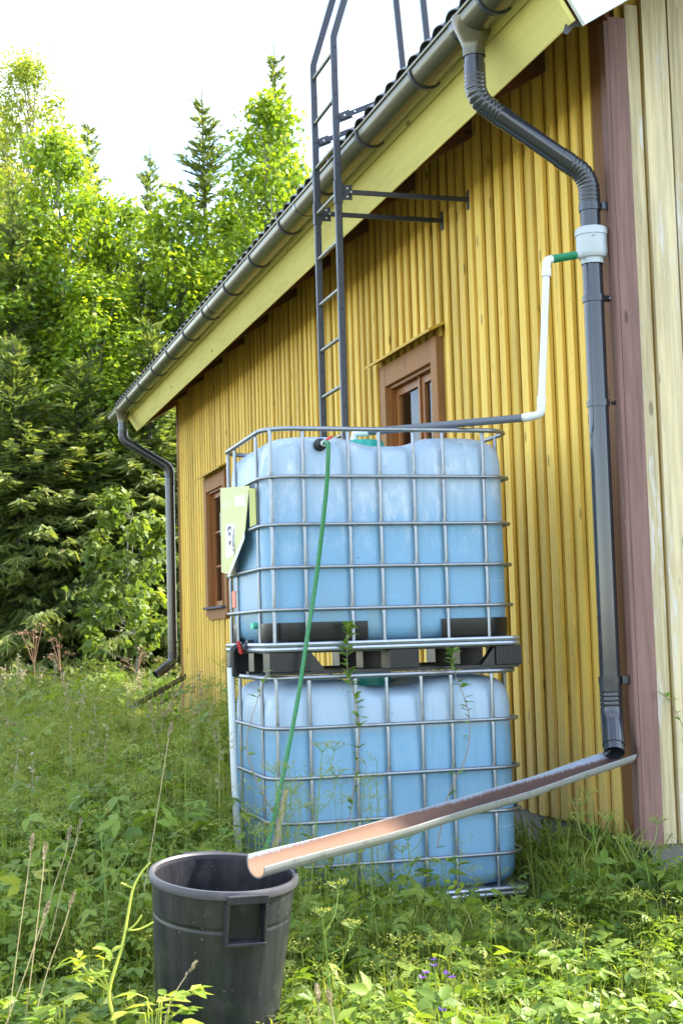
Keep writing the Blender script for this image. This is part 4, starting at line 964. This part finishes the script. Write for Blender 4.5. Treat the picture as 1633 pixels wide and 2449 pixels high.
def place_tree(kind, name, label, px, t_, apex_y, group, rz=None, hs=None):
    p = img_ground(px, t_); z0 = float(gh(p.x, p.y))
    hor = 1519 - (px - 816) * .0293; H0 = {'maple_a': 11.2, 'maple_b': 9.2, 'maple_s': 3.6, 'birch': 14.2, 'spruce_a': 14, 'spruce_b': 12, 'spruce_c': 7.5}[kind]
    H = CAM_H + (hor - apex_y) / 3429.0 * t_ - z0; s = H / H0
    th = thing(name, label, 'tree', (p.x, p.y, z0), rnd.uniform(0, 6.28) if rz is None else rz, group)
    w_ = s if hs is None else hs; th.scale = (w_, w_, s)
    for o in PROTO[kind]:
        if kind in used: c = o.copy(); COL.objects.link(c)
        else: c = o
        c.parent = th
    used.add(kind); return th
FG = 'trees at the edge of the forest'
place_tree('spruce_a', 'spruce_tree', 'tall spruce with a thin bare tip left of the ladder', 686, 31, 62, FG, .5, 1.0)
place_tree('spruce_b', 'spruce_tree', 'dark ragged spruce standing alone against the sky mid-left', 508, 31, 185, FG, 1.1, 1.35)
place_tree('spruce_a', 'spruce_tree', 'narrow pointed spruce beside the big leafy tree at far left', 224, 34, 240, FG, 2.2, 1.0)
place_tree('spruce_b', 'spruce_tree', 'small distant spruce top between two taller spruces', 372, 38, 325, FG, hs=1.15)
place_tree('spruce_b', 'spruce_tree', 'spruce half hidden behind the ladder rails', 812, 34, 330, FG)
place_tree('birch', 'birch_tree', 'tall small-leaved tree at the left edge', 85, 29, 75, FG)
place_tree('spruce_a', 'spruce_tree', 'spruce behind the tall small-leaved tree at the left edge', 20, 32, 190, FG)
place_tree('spruce_b', 'spruce_tree', 'dark spruce behind the maples below the sky gap', 310, 35, 560, FG)
place_tree('spruce_a', 'spruce_tree', 'dark spruce behind the maples nearest the gutter', 590, 36, 430, FG)
place_tree('spruce_b', 'spruce_tree', 'dark spruce deep in the wood at far left', 130, 37, 480, FG)
place_tree('spruce_b', 'spruce_tree', 'dark spruce deep in the wood above the gutter end', 440, 38, 520, FG)
place_tree('spruce_a', 'spruce_tree', 'spruce in front of the small-leaved tree at the left edge', 38, 26, 400, FG, .7, .8)
place_tree('spruce_b', 'spruce_tree', 'spruce between the rounded maple and the gutter end', 345, 26.8, 600, FG, 2.2, .8)
place_tree('spruce_a', 'spruce_tree', 'spruce squeezed between the maples under the sky gap', 262, 29, 470, FG, 3.3, .7)
place_tree('maple_a', 'maple_tree', 'large bright maple at left below the tall small-leaved tree', 140, 27, 285, FG, 1.0, 0.86)
place_tree('maple_b', 'maple_tree', 'bright maple with a rounded crown mid-left', 300, 28, 435, FG, 2.0, 0.90)
place_tree('maple_a', 'maple_tree', 'bright maple crown rising beside the ladder', 665, 27.5, 200, FG, 4.0, 0.90)
place_tree('maple_b', 'maple_tree', 'maple leaning over the gutter end', 415, 27, 470, FG, 5.2, 0.93)
place_tree('maple_b', 'maple_tree', 'shaded maple at the left edge', 10, 26.5, 520, FG, .4, 1.12)
place_tree('maple_a', 'maple_tree', 'maple just above the middle of the gutter', 575, 29, 480, FG, 3.1, 0.86)
place_tree('maple_a', 'maple_tree', 'low maple between the meadow and the rounded maple', 235, 25.8, 640, FG, 1.9, 0.90)
place_tree('maple_b', 'maple_tree', 'maple crown directly behind the gutter brackets', 500, 27.6, 600, FG, .9, 0.83)
place_tree('maple_s', 'maple_tree', 'young maple in sunlight left of the far downpipe', 310, 22.5, 1160, FG, .3, .8)
place_tree('spruce_c', 'spruce_tree', 'low drooping spruce at the left edge of the meadow', 35, 24.5, 800, FG, .3, 1.15)
place_tree('spruce_c', 'spruce_tree', 'low drooping spruce left of the far downpipe', 190, 24.8, 860, FG, 1.3, 1.1)
place_tree('spruce_c', 'spruce_tree', 'low drooping spruce beside the far corner of the house', 365, 25.2, 760, FG, 2.3, 1.1)

# ------------------------------------------------------------------ meadow, weeds
rng = np.random.default_rng(77)
def cam_pts(n_, t0, t1, l0, l1):         # random ground points, uniform by area in the wedge seen
    t_ = np.sqrt(rng.random(n_) * (t1 ** 2 - t0 ** 2) + t0 ** 2); l = rng.uniform(l0, l1, n_) * t_
    x = _cw * l + _sw * t_; y = -_sw * l + _cw * t_; return x, y
def free(x, y):
    ok = ~((x > 3.22) & (y > 5.95) & (y < 18.0)); ok &= ~((x > 1.545) & (x < 2.83) & (y > 6.40) & (y < 7.50))
    ok &= (x - .97) ** 2 + (y - 4.78) ** 2 > .225 ** 2; return ok
patch = lambda x, y, s, o: .5 + .5 * np.sin(x * s + 2 * np.sin(y * s * .7 + o) + o) * np.cos(y * s * .9 - x * .3 * s + o)
def vegh(x, y):         # vegetation height multiplier
    h = np.where((x < 1.45) & (y > 5.6), 1.0, .45); h = np.where(y > 9, 1.05, h)
    h = np.where((y < 6.4) & (x > 1.35), .42, h); h = np.where((y < 6.4) & (y > 5.3) & (x > 1.2) & (x < 2.15), .68, h); h = np.where((x > 2.75) & (y > 5.6) & (y < 7.5), .62, h)
    h = np.where((x > 2.9) & (y < 6.0), .30, h)
    h = h * np.where(y > 6.6, .45 + .95 * patch(x, y, 1.3, .7) ** 1.2, 1.)
    h = np.where((y > 13.0) & (y < 19) & (x > 1.8), h * .42, h)
    lx = (x * _cw - y * _sw) / (x * _sw + y * _cw)
    h = np.where((lx > -.158) & (lx < -.10) & (y > 8.5), h * .6, h)
    h = np.where((y < 4.6) & (lx > -.135) & (lx < -.03), .16, h); h = np.where((y < 4.9) & ((lx <= -.135) | (lx >= -.03)), np.minimum(h, .38), h)
    return h
def blades(acc, x, y, hgt, wid, lean=.5):
    n_ = len(x); z = gh(x, y) - .01; az = rng.random(n_) * 6.283; d = np.stack([np.cos(az), np.sin(az), 0 * az], 1); s = np.stack([-np.sin(az + rng.normal(size=n_) * .5), np.cos(az), 0 * az], 1)
    ln = lean * rng.random(n_) ** .8; P = np.stack([x, y, z], 1); V = np.zeros((n_, 7, 3)); w_ = wid * rng.uniform(.6, 1.3, n_)
    for i, (f, wf) in enumerate(((0, 1), (.38, .95), (.72, .68))):
        c = P + d * (hgt * ln * f ** 2)[:, None]; c[:, 2] += hgt * f * (1 - .35 * ln * f)
        V[:, 2 * i] = c - s * (w_ * wf / 2)[:, None]; V[:, 2 * i + 1] = c + s * (w_ * wf / 2)[:, None]
    c = P + d * (hgt * ln * 1.05)[:, None]; c[:, 2] += hgt * (1 - .55 * ln); V[:, 6] = c
    tf = np.array([(0, 1, 3), (0, 3, 2), (2, 3, 5), (2, 5, 4), (4, 5, 6)]); F = (tf[None] + (np.arange(n_) * 7)[:, None, None]).reshape(-1, 3)
    at_ = np.clip(rng.random(n_) ** 1.3 * .8 + .15 * patch(x, y, 1.3, .4) + (rng.random(n_) < .05) * .5, 0, 1)
    acc.add(V.reshape(-1, 3), F, np.repeat(at_, 7))
gacc = Acc()
for (n_, t0, t1, l0, l1, hh, ww) in ((46000, 4.0, 6.6, -.27, .27, .40, .0062), (13000, 6.4, 10, -.27, .02, .56, .0075), (3000, 5.6, 8.2, .08, .22, .42, .007), (9000, 10, 17, -.27, -.06, .68, .010), (6000, 17, 30, -.28, -.02, .62, .016)):
    x, y = cam_pts(n_, t0, t1, l0, l1); k_ = free(x, y) & (rng.random(n_) < .35 + .65 * patch(x, y, 2.2, 1.0)) & ~((x > 2.95) & (y < 6.05) & (rng.random(n_) < .6)); x, y = x[k_], y[k_]
    blades(gacc, x, y, hh * vegh(x, y) * rng.uniform(.45, 1.25, len(x)), ww, .85)
x = rng.uniform(2.80, 3.22, 520); y = rng.uniform(5.85, 6.75, 520); k_ = free(x, y); blades(gacc, x[k_], y[k_], rng.uniform(.14, .42, k_.sum()), .009, 1.2)
gacc.make('meadow_grass', 'grass_blade', None, label='long green grass growing all over the meadow and around the tanks', category='grass', kind='stuff')

def herbs(acc, x, y, hgt, size, nl=9):      # ground elder like plants: a stalk topped by spreading leaflets
    n_ = len(x); z = gh(x, y)
    for j in range(nl):
        a = rng.random(n_) * 6.283; rr = hgt * rng.uniform(.05, .45, n_); f = rng.uniform(.45, 1.05, n_)
        P = np.stack([x + np.cos(a) * rr, y + np.sin(a) * rr, z + hgt * f], 1)
        nrm = np.stack([np.cos(a) * .35, np.sin(a) * .35, np.ones(n_)], 1) + rng.normal(size=(n_, 3)) * .33
        at_ = np.clip(.18 + .35 * f + rng.normal(size=n_) * .16 - .2 + .22 * patch(x, y, .9, 2.), 0, 1)
        acc.add(*scatter(OL, OLF, rot_from(nrm, rng.random(n_) * 6.283), size * rng.uniform(.55, 1.3, n_), P, at_))
def compound(parts):
    V = []; F = []
    for ang, s, dz, off in parts:
        c_, s_ = math.cos(ang), math.sin(ang); o = len(V)
        for x_, y_, z_ in OL: V.append(((x_ * c_ - y_ * s_) * s, (x_ * s_ + y_ * c_) * s + off, z_ * s + dz * y_))
        F += [tuple(i + o for i in f) for f in OLF]
    return np.array(V), F
TRI = compound([(0, 1, -.06, .12), (1.15, .85, -.14, .06), (-1.15, .85, -.14, .06)])
PIN = compound([(0, .5, -.06, .75), (.9, .5, -.1, .5), (-.9, .5, -.1, .5), (1.1, .55, -.1, .15), (-1.1, .55, -.1, .15)])
def herbs(acc, x, y, hgt, size, nl=4):
    n_ = len(x); z = gh(x, y)
    for j in range(nl):
        a = rng.random(n_) * 6.283; rr = hgt * rng.uniform(.05, .5, n_); f = rng.uniform(.4, 1.05, n_); tv, tf = (TRI, PIN)[j % 2]
        P = np.stack([x + np.cos(a) * rr, y + np.sin(a) * rr, z + hgt * f], 1)
        nrm = np.stack([np.cos(a) * .45, np.sin(a) * .45, np.ones(n_)], 1) + rng.normal(size=(n_, 3)) * .30
        at_ = np.clip(.15 + .35 * f + rng.normal(size=n_) * .16 - .2 + .30 * patch(x, y, .9, 2.), 0, 1)
        sz = size * rng.uniform(.5, 1.35, n_); S = np.stack([sz * rng.uniform(.75, 1., n_), sz, sz], 1)
        acc.add(*scatter(tv, tf, rot_from(nrm, rng.random(n_) * 6.283), S, P, at_))
hacc = Acc()
for (n_, t0, t1, l0, l1, hh, ss, nl) in ((2000, 4.0, 6.6, -.27, .27, .42, .072, 5), (2600, 6.4, 10, -.27, .0, .58, .088, 6), (250, 5.6, 7.6, .10, .24, .4, .06, 4), (4600, 10, 17, -.27, -.07, .66, .105, 5), (5200, 17, 28, -.28, -.04, .60, .13, 5)):
    x, y = cam_pts(n_, t0, t1, l0, l1); k_ = free(x, y) & (rng.random(n_) < .45 + .55 * patch(x, y, 1.7, 2.6)); x, y = x[k_], y[k_]
    herbs(hacc, x, y, hh * vegh(x, y) * rng.uniform(.35, 1.1, len(x)), ss, nl)
hacc.make('ground_elder', 'herb_leaf', None, label='low broad-leaved weeds carpeting the ground between the grasses', category='weeds', kind='stuff')

# cow parsley haze: fine ray-and-dot umbels (uncountable)
uacc = Acc()
def umbels(x, y, hgt, size, at0):
    n_ = len(x); z = gh(x, y); top = np.stack([x, y, z + hgt], 1)
    b0 = np.stack([x + rng.normal(size=n_) * .03, y + rng.normal(size=n_) * .03, z], 1)
    def ribbon(a, b_, w_, at_):
        d = b_ - a; s = np.cross(d, rng.normal(size=d.shape)); s /= np.linalg.norm(s, axis=1, keepdims=True) + 1e-9; s *= w_ / 2; m_ = len(a)
        V = np.stack([a - s, a + s, b_ + s, b_ - s], 1).reshape(-1, 3); q = np.arange(m_)[:, None] * 4; F = np.concatenate([q + [[0, 1, 2]], q + [[0, 2, 3]]]); uacc.add(V, F, np.repeat(at_, 4))
    ribbon(b0, top, .0035 * (size / .08), rng.random(n_) * .3)
    for i in range(9):
        a = rng.random(n_) * 6.283; d = np.stack([np.cos(a) * size, np.sin(a) * size, size * rng.uniform(.35, .8, n_)], 1) * rng.uniform(.5, 1.1, n_)[:, None]; e = top + d
        ribbon(top, e, .0016 * (size / .08), rng.random(n_) * .4 + .1)
        for j in range(3):
            pp = e + rng.normal(size=(n_, 3)) * size * .13; nn = rng.normal(size=(n_, 3)) * .5 + [0, 0, 1]
            uacc.add(*scatter(BL, BLF, rot_from(nn, rng.random(n_) * 6.283), size * .20 * rng.uniform(.5, 1.2, n_), pp, np.clip(at0 + rng.random(n_) * .6, 0, 1)))
for (n_, t0, t1, l0, l1, hh, ss) in ((260, 4.6, 6.5, -.27, .25, .52, .045), (90, 5.3, 6.3, -.09, .02, .9, .05), (1500, 6.4, 10, -.27, -.03, .70, .055), (2600, 10, 20, -.27, -.08, .66, .07)):
    x, y = cam_pts(n_, t0, t1, l0, l1); k_ = free(x, y); x, y = x[k_], y[k_]
    umbels(x, y, hh * vegh(x, y) * rng.uniform(.6, 1.2, len(x)) + .05, ss, .2)
x, y = cam_pts(230, 7, 24, -.27, -.07); k_ = free(x, y); x, y = x[k_], y[k_]; n_ = len(x); sacc = Acc()
hh = rng.uniform(.55, 1.0, n_) * np.where((y > 13) & (x > 1.7), .6, 1); z = gh(x, y); ax_ = rng.normal(size=(n_, 2)) * .10; tt_ = x * _sw + y * _cw
for f0, f1 in ((0, .5), (.5, 1)):
    a = np.stack([x + ax_[:, 0] * f0 ** 2, y + ax_[:, 1] * f0 ** 2, z + hh * f0], 1); b_ = np.stack([x + ax_[:, 0] * f1 ** 2, y + ax_[:, 1] * f1 ** 2, z + hh * f1], 1)
    w_ = (.0030 + .00035 * tt_)[:, None] * np.array([[_cw, -_sw, 0]]) * .5; V = np.stack([a - w_, a + w_, b_ + w_ * .7, b_ - w_ * .7], 1).reshape(-1, 3); q = np.arange(n_)[:, None] * 4
    sacc.add(V, np.concatenate([q + [[0, 1, 2]], q + [[0, 2, 3]]]), np.repeat(rng.random(n_), 4))
for j in range(14):
    f = rng.uniform(.82, 1.06, n_); P = np.stack([x + ax_[:, 0] * f ** 2, y + ax_[:, 1] * f ** 2, z + hh * f], 1) + rng.normal(size=(n_, 3)) * .008
    sacc.add(*scatter(BL, BLF, rot_from(rng.normal(size=(n_, 3)), rng.random(n_) * 6.283), .018 + .0015 * tt_, P))
sacc.make('dry_grass', 'seed_head', None, label='thin straw-coloured grass stems sticking up all over the meadow', category='grass', kind='stuff')
uacc.make('cow_parsley', 'umbel_green', None, label='fine feathery green umbels mixed through the meadow', category='weeds', kind='stuff')

# dark undergrowth at the foot of the forest
bacc = Acc(); cs = []; rs = []; ps = []
for i in range(120):
    p = img_ground(rnd.uniform(-60, 640), rnd.uniform(25, 34)); cs.append(np.array([p.x, p.y, float(gh(p.x, p.y)) + rnd.uniform(.1, 1.5)])); rs.append(rnd.uniform(.4, .9)); ps.append(90)
leafy(bacc, cs, rs, ps, .17, OL, OLF)
bacc.make('forest_undergrowth', 'herb_leaf', None, label='dense green undergrowth along the foot of the forest', category='undergrowth', kind='stuff')

# ------------------------------------------------------------------ single plants one can point to
def leaf_part(name, mat, parent, items, tv=OL, tf=OLF, size=1.):     # items: (pos, direction of leaf axis, length, attr)
    P = np.array([i[0] for i in items], float); d = np.array([i[1] for i in items], float); d /= np.linalg.norm(d, axis=1, keepdims=True)
    up = np.array([[0, 0, 1.]]) + rng.normal(size=d.shape) * .25; x = np.cross(d, up); x /= np.linalg.norm(x, axis=1, keepdims=True); z = np.cross(x, d); M = np.stack([x, d, z], 2)
    V, F, A_ = scatter(tv, tf, M, np.array([i[2] for i in items]) * size, P, np.array([i[3] for i in items])); return fast(name, V, F, mat, parent, A_)
# tall yellow-green lit stalk beside the bin
def px_pt(px, py_, Yd):          # world point on the plane y = Yd for a photo pixel
    d = _fw * 3429.0 + _r2 * (px - 816.5) + _u2 * (1224.5 - py_); t_ = Yd / d.y; return Vector((0, 0, CAM_H)) + d * t_
pr_ = random.Random(9)
pl = thing('wild_plant', 'tall yellow-green sunlit weed stalk just left of the bin', 'plant', (0, 0, 0))
QY = 4.45
def P_(a, b_, dy=0.): return px_pt(a, b_, QY + dy)
st_ = catmull([P_(283, 2560), P_(275, 2449), P_(262, 2371), P_(293, 2261), P_(308, 2180), P_(319, 2125), P_(340, 2085), P_(361, 2062)], 6)
mk('stem', tube(st_, [.0060 * (1 - .6 * i / (len(st_) - 1)) for i in range(len(st_))], 8), 'stem_yellow', pl, smooth=True)
tw = [[P_(262, 2371), P_(238, 2340), P_(215, 2318, -.02)], [P_(262, 2371), P_(248, 2320), P_(249, 2290, .02)], [P_(262, 2371), P_(228, 2345), P_(190, 2300, .02)], [P_(319, 2125), P_(305, 2118), P_(290, 2112)], [P_(306, 2225), P_(335, 2222), P_(368, 2205)], [P_(306, 2225), P_(325, 2210), P_(340, 2188)]]
for q in tw: mk('twig', tube(catmull(q, 4), .0028, 6), 'stem_yellow', pl, smooth=True)
it = []
for q in tw[:3]:
    e = Vector(q[-1])
    for k in range(9):
        a = pr_.uniform(0, 6.28); it.append((e + Vector((pr_.uniform(-.035, .035), pr_.uniform(-.03, .03), pr_.uniform(-.025, .03))), (math.cos(a), math.sin(a) * .6, pr_.uniform(-.4, .6)), pr_.uniform(.035, .07), pr_.random()))
leaf_part('leaves', 'lit_leaf', pl, it)
tag(pl, pl['label'], 'plant')
# bunch of bright leaves in the very foreground
for (px, py_, Yd, lab, cnt, sp_) in ((370, 2400, 4.30, 'low sunlit plant with notched pale leaves in front of the bin', 15, .12), (150, 2420, 4.55, 'pale sunlit leafy weed at the bottom left corner', 16, .14), (1400, 2300, 4.95, 'broad pale-leaved weed in the lower right foreground', 22, .16), (1240, 2370, 4.75, 'broad pale-leaved weed beside the violet flowers', 18, .14), (1060, 2085, 5.9, 'dark broad-leaved seedling before the lower tank', 7, .08)):
    q = thing('wild_plant', lab, 'plant', (0, 0, 0)); c0_ = px_pt(px, py_, Yd); p = Vector((c0_.x, c0_.y, 0)); base_z = float(gh(p.x, p.y)); it = []; mb = MB(); hz = max(.06, c0_.z - base_z)
    for k in range(cnt):
        a = pr_.uniform(0, 6.28); rr = sp_ * pr_.uniform(.15, 1) ; e = Vector((p.x + math.cos(a) * rr, p.y + math.sin(a) * rr * .7, base_z + hz * pr_.uniform(.7, 1.2)))
        mb.add(tube([(p.x, p.y, base_z - .02), (p.x + math.cos(a) * rr * .4, p.y + math.sin(a) * rr * .3, e.z - .015), e], .0018, 5))
        for j in range(3): it.append((e, (math.cos(a + (j - 1) * 1.0), math.sin(a + (j - 1) * 1.0), pr_.uniform(-.25, .3)), pr_.uniform(.05, .085), pr_.random()))
    mk('stem', mb, 'stem_yellow' if px < 900 else 'stem_green', q); leaf_part('leaves', 'lit_leaf' if px < 900 else ('vine_leaf' if px != 1060 else 'herb_leaf'), q, it)
# shoots growing up in front of the tanks
def shoot(label, pts, leaf_n, top_clump):
    q = thing('leafy_shoot', label, 'plant', (0, 0, 0)); c = catmull(pts, 8)
    mk('stem', tube(c, [.0035 * (1 - .6 * i / (len(c) - 1)) for i in range(len(c))], 6), 'vine_stem', q, smooth=True); it = []
    for k in range(leaf_n):
        f = 1 - (pr_.random() ** top_clump); p = c[min(len(c) - 1, int(f * len(c)))]; a = pr_.uniform(0, 6.28)
        it.append((p, (math.cos(a), math.sin(a) * .7, pr_.uniform(.0, .9)), pr_.uniform(.028, .058), pr_.random()))
    leaf_part('leaves', 'vine_leaf', q, it); return q
shoot('thin leafy shoot climbing the tanks beside the hose', [(1.86, 6.33, .25), (1.92, 6.35, .52), (1.96, 6.36, .72), (1.985, 6.37, .92), (1.96, 6.37, 1.08), (1.935, 6.37, 1.2), (1.945, 6.37, 1.38)], 90, 2.2)
shoot('thin leafy shoot climbing the right half of the lower tank', [(2.33, 6.33, .35), (2.40, 6.35, .58), (2.50, 6.36, .76), (2.53, 6.37, .93), (2.49, 6.37, 1.08), (2.45, 6.36, 1.17), (2.452, 6.35, 1.25)], 55, 2.6)
shoot('small vine hanging on the pale gable boards', [(3.50, 6.00, .62), (3.48, 6.02, .80), (3.42, 6.02, .95), (3.36, 6.01, 1.02)], 16, 1.4)
shoot('bent bare-stemmed shoot at the left edge of the lower tank', [(1.62, 6.30, .45), (1.52, 6.30, .62), (1.44, 6.32, .85), (1.50, 6.36, 1.05), (1.56, 6.37, 1.20)], 22, 1.3)
# grass stalks with seed heads
def stalk(label, pts, headlen, mat_stem='dry_straw', mat_head='seed_head', hr=.007):
    q = thing('grass_stalk', label, 'grass stalk', (0, 0, 0), 0, 'tall single grass stalks'); c = catmull(pts, 6)
    mk('stem', tube(c, .0016, 5), mat_stem, q); e = c[-1]; d = (c[-1] - c[-4]).normalized(); it = []
    for k in range(46):
        f = pr_.random(); a = pr_.uniform(0, 6.28); env = math.sin(math.pi * min(1, f * .9 + .06))
        it.append((e + d * (f * headlen) + Vector((math.cos(a), math.sin(a), 0)) * hr * .4 * env, (math.cos(a) * .5 + d.x, math.sin(a) * .5 + d.y, d.z), .008 + hr * env, pr_.random()))
    leaf_part('seed_head', mat_head, q, it, BL, BLF); return q
for lab, pp, Yd in (('tall bent dry grass stalk rising left of the tanks', [(345, 2130), (375, 1950), (395, 1820), (404, 1765)], 5.3),
        ('topmost of the seed-headed grass stalks at the left edge', [(20, 2449), (45, 2250), (66, 2100), (74, 2040)], 4.7),
        ('seed-headed grass stalk with the lowest brown head at the left edge', [(15, 2449), (60, 2330), (90, 2240), (104, 2200)], 4.6),
        ('seed-headed grass stalk leaning right, second from the left edge', [(60, 2449), (85, 2250), (100, 2120), (106, 2060)], 4.7),
        ('brown-headed grass stalk leaning right towards the yellow-green weed', [(80, 2449), (115, 2320), (150, 2225), (166, 2175)], 4.55),
        ('thin grass stalk with pale heads above the left weeds', [(95, 2250), (130, 2120), (155, 2050), (163, 2015)], 5.2),
        ('pale-headed grass stalk behind the left seed heads', [(120, 2250), (155, 2100), (178, 2030), (187, 1995)], 5.3),
        ('dry grass head standing before the bin', [(395, 2449), (400, 2420), (425, 2365), (445, 2335)], 4.2),
        ('dry grass head at the bottom edge right of the bin', [(765, 2449), (765, 2430), (764, 2410), (763, 2400)], 3.9),
        ('second dry grass head at the bottom edge right of the bin', [(800, 2449), (797, 2435), (795, 2420), (793, 2410)], 3.9)):
    stalk(lab, [px_pt(a, b_, Yd) for a, b_ in pp], .055 if Yd > 4.3 else .05)
# single umbellifers with visible rays
def umbel_plant(label, px, py_top, py_base, Yd, heads, size):
    q = thing('umbellifer', label, 'plant', (0, 0, 0), 0, 'green umbellifers'); b0 = px_pt(px[0], py_base, Yd); tp = px_pt(px[1], py_top, Yd); it = []; mb = MB()
    b0 = Vector((b0.x, b0.y, float(gh(b0.x, b0.y)))); c = catmull([b0, b0.lerp(tp, .5) + Vector((.01, .01, 0)), tp], 6); mb.add(tube(c, [.004 * (1 - .6 * i / (len(c) - 1)) for i in range(len(c))], 6))
    tops = [tp]
    for k in range(heads - 1):
        s = c[int(len(c) * pr_.uniform(.45, .85))]; a = pr_.uniform(0, 6.28); e = s + Vector((math.cos(a) * .10, math.sin(a) * .06, pr_.uniform(.07, .15))); mb.add(tube(catmull([s, s.lerp(e, .5) + Vector((math.cos(a) * .02, 0, -.01)), e], 4), .0018, 5)); tops.append(e)
    for e in tops:
        it = []
        for k in range(12):
            a = 2 * math.pi * k / 12 + pr_.uniform(-.2, .2); rr = size * pr_.uniform(.5, 1); f = e + Vector((math.cos(a) * rr, math.sin(a) * rr, size * pr_.uniform(.45, .8))); mb.add(tube([e, f], .0009, 4, caps=False))
            for j in range(6): it.append((f + Vector((pr_.gauss(0, .005), pr_.gauss(0, .005), pr_.gauss(0, .003))), (pr_.uniform(-1, 1), pr_.uniform(-1, 1), pr_.uniform(.2, 1)), .007, pr_.random()))
        leaf_part('flower_head', 'umbel_green', q, it, BL, BLF, 1.25)
    it = []
    for k in range(8):
        s = c[int(len(c) * pr_.uniform(.1, .5))]; a = pr_.uniform(0, 6.28); it.append((s, (math.cos(a), math.sin(a), .3), pr_.uniform(.03, .06), .1))
    mk('stem', mb, 'stem_green', q); leaf_part('leaves', 'herb_leaf', q, it)
umbel_plant('umbellifer with open yellow-green heads right of the bin', (790, 770), 2195, 2400, 4.75, 4, .035)
umbel_plant('umbellifer standing in front of the hose', (700, 655), 1850, 2050, 5.9, 4, .05)
umbel_plant('spreading umbellifer in front of the left half of the lower tank', (720, 770), 1800, 2080, 6.0, 4, .05)
umbel_plant('tall umbellifer below the trough near the house corner', (1440, 1405), 1905, 2100, 5.75, 4, .05)
umbel_plant('umbellifer with lit heads below the pale gable boards', (1560, 1535), 2030, 2200, 5.6, 3, .04)
umbel_plant('umbellifer in front of the middle of the lower tank', (985, 975), 2010, 2150, 5.9, 3, .04)
umbel_plant('umbellifer among the weeds left of the bin', (255, 240), 1960, 2200, 5.6, 3, .05)
# bellflowers
BLAB = ['topmost violet bellflower in the foreground weeds', 'violet bellflower just below the topmost one', 'violet bellflower left of the pair of large blossoms', 'leftmost violet bellflower of the cluster', 'left one of the pair of large violet bellflowers', 'rightmost and largest violet bellflower', 'violet bellflower alone below the cluster', 'lowest violet bellflower near the bottom edge']
for i, (px, py_) in enumerate(((1036, 2297), (1038, 2311), (1017, 2328), (1008, 2340), (1066, 2330), (1080, 2339), (1019, 2385), (1057, 2417))):
    p = px_pt(px, py_, 4.75 - (py_ - 2300) * .002)
    q = thing('bellflower', BLAB[i], 'flower', (0, 0, 0), 0, 'violet bellflowers'); zb = float(gh(p.x, p.y))
    mk('stem', tube([(p.x + .02, p.y + .01, zb), (p.x + .008, p.y, zb + (p.z - zb) * .6), p], .0013, 5), 'stem_green', q)
    it = [(p, (math.cos(k * 1.257 + i), -.35 + math.sin(k * 1.257 + i) * .6, .5), .017, pr_.random()) for k in range(5)]
    leaf_part('petals', 'violet_petal', q, it, OL, OLF)
# rust-coloured dead umbels at the far left
for lab, px, Yd, ht in (('rust-brown dead umbel at the far left before the forest', 78, 20, 1505), ('rust-brown dead umbel beside the dark spruces', 142, 21, 1535), ('smaller rust-brown dead umbel left of the far downpipe', 325, 21, 1560)):
    q = thing('dead_umbel', lab, 'plant', (0, 0, 0), 0, 'dead brown umbels'); tp = px_pt(px, ht, Yd); zb = float(gh(tp.x, tp.y)); mb = MB(); it = []
    b0 = Vector((tp.x + .05, tp.y, zb)); f0 = b0.lerp(tp, .62); mb.add(tube([b0, f0], .009, 5))
    for k in range(6):
        e = tp + Vector((pr_.uniform(-.16, .16), pr_.uniform(-.15, .15), pr_.uniform(-.24, .08))); mb.add(tube([f0, f0.lerp(e, .5) + Vector((0, 0, .03)), e], .0045, 4))
        for j in range(22): it.append((e + Vector((pr_.gauss(0, .05), pr_.gauss(0, .05), pr_.gauss(0, .02))), (pr_.uniform(-1, 1), pr_.uniform(-1, 1), pr_.uniform(-.3, 1)), .04, pr_.random()))
    mk('stem', mb, 'rust_stem', q); leaf_part('seed_head', 'rust_seed', q, it, BL, BLF)['kind'] = 'stuff'
print('objects', len(bpy.data.objects), 'tris', sum(len(m_.loops) - 2 * len(m_.polygons) for m_ in bpy.data.meshes))
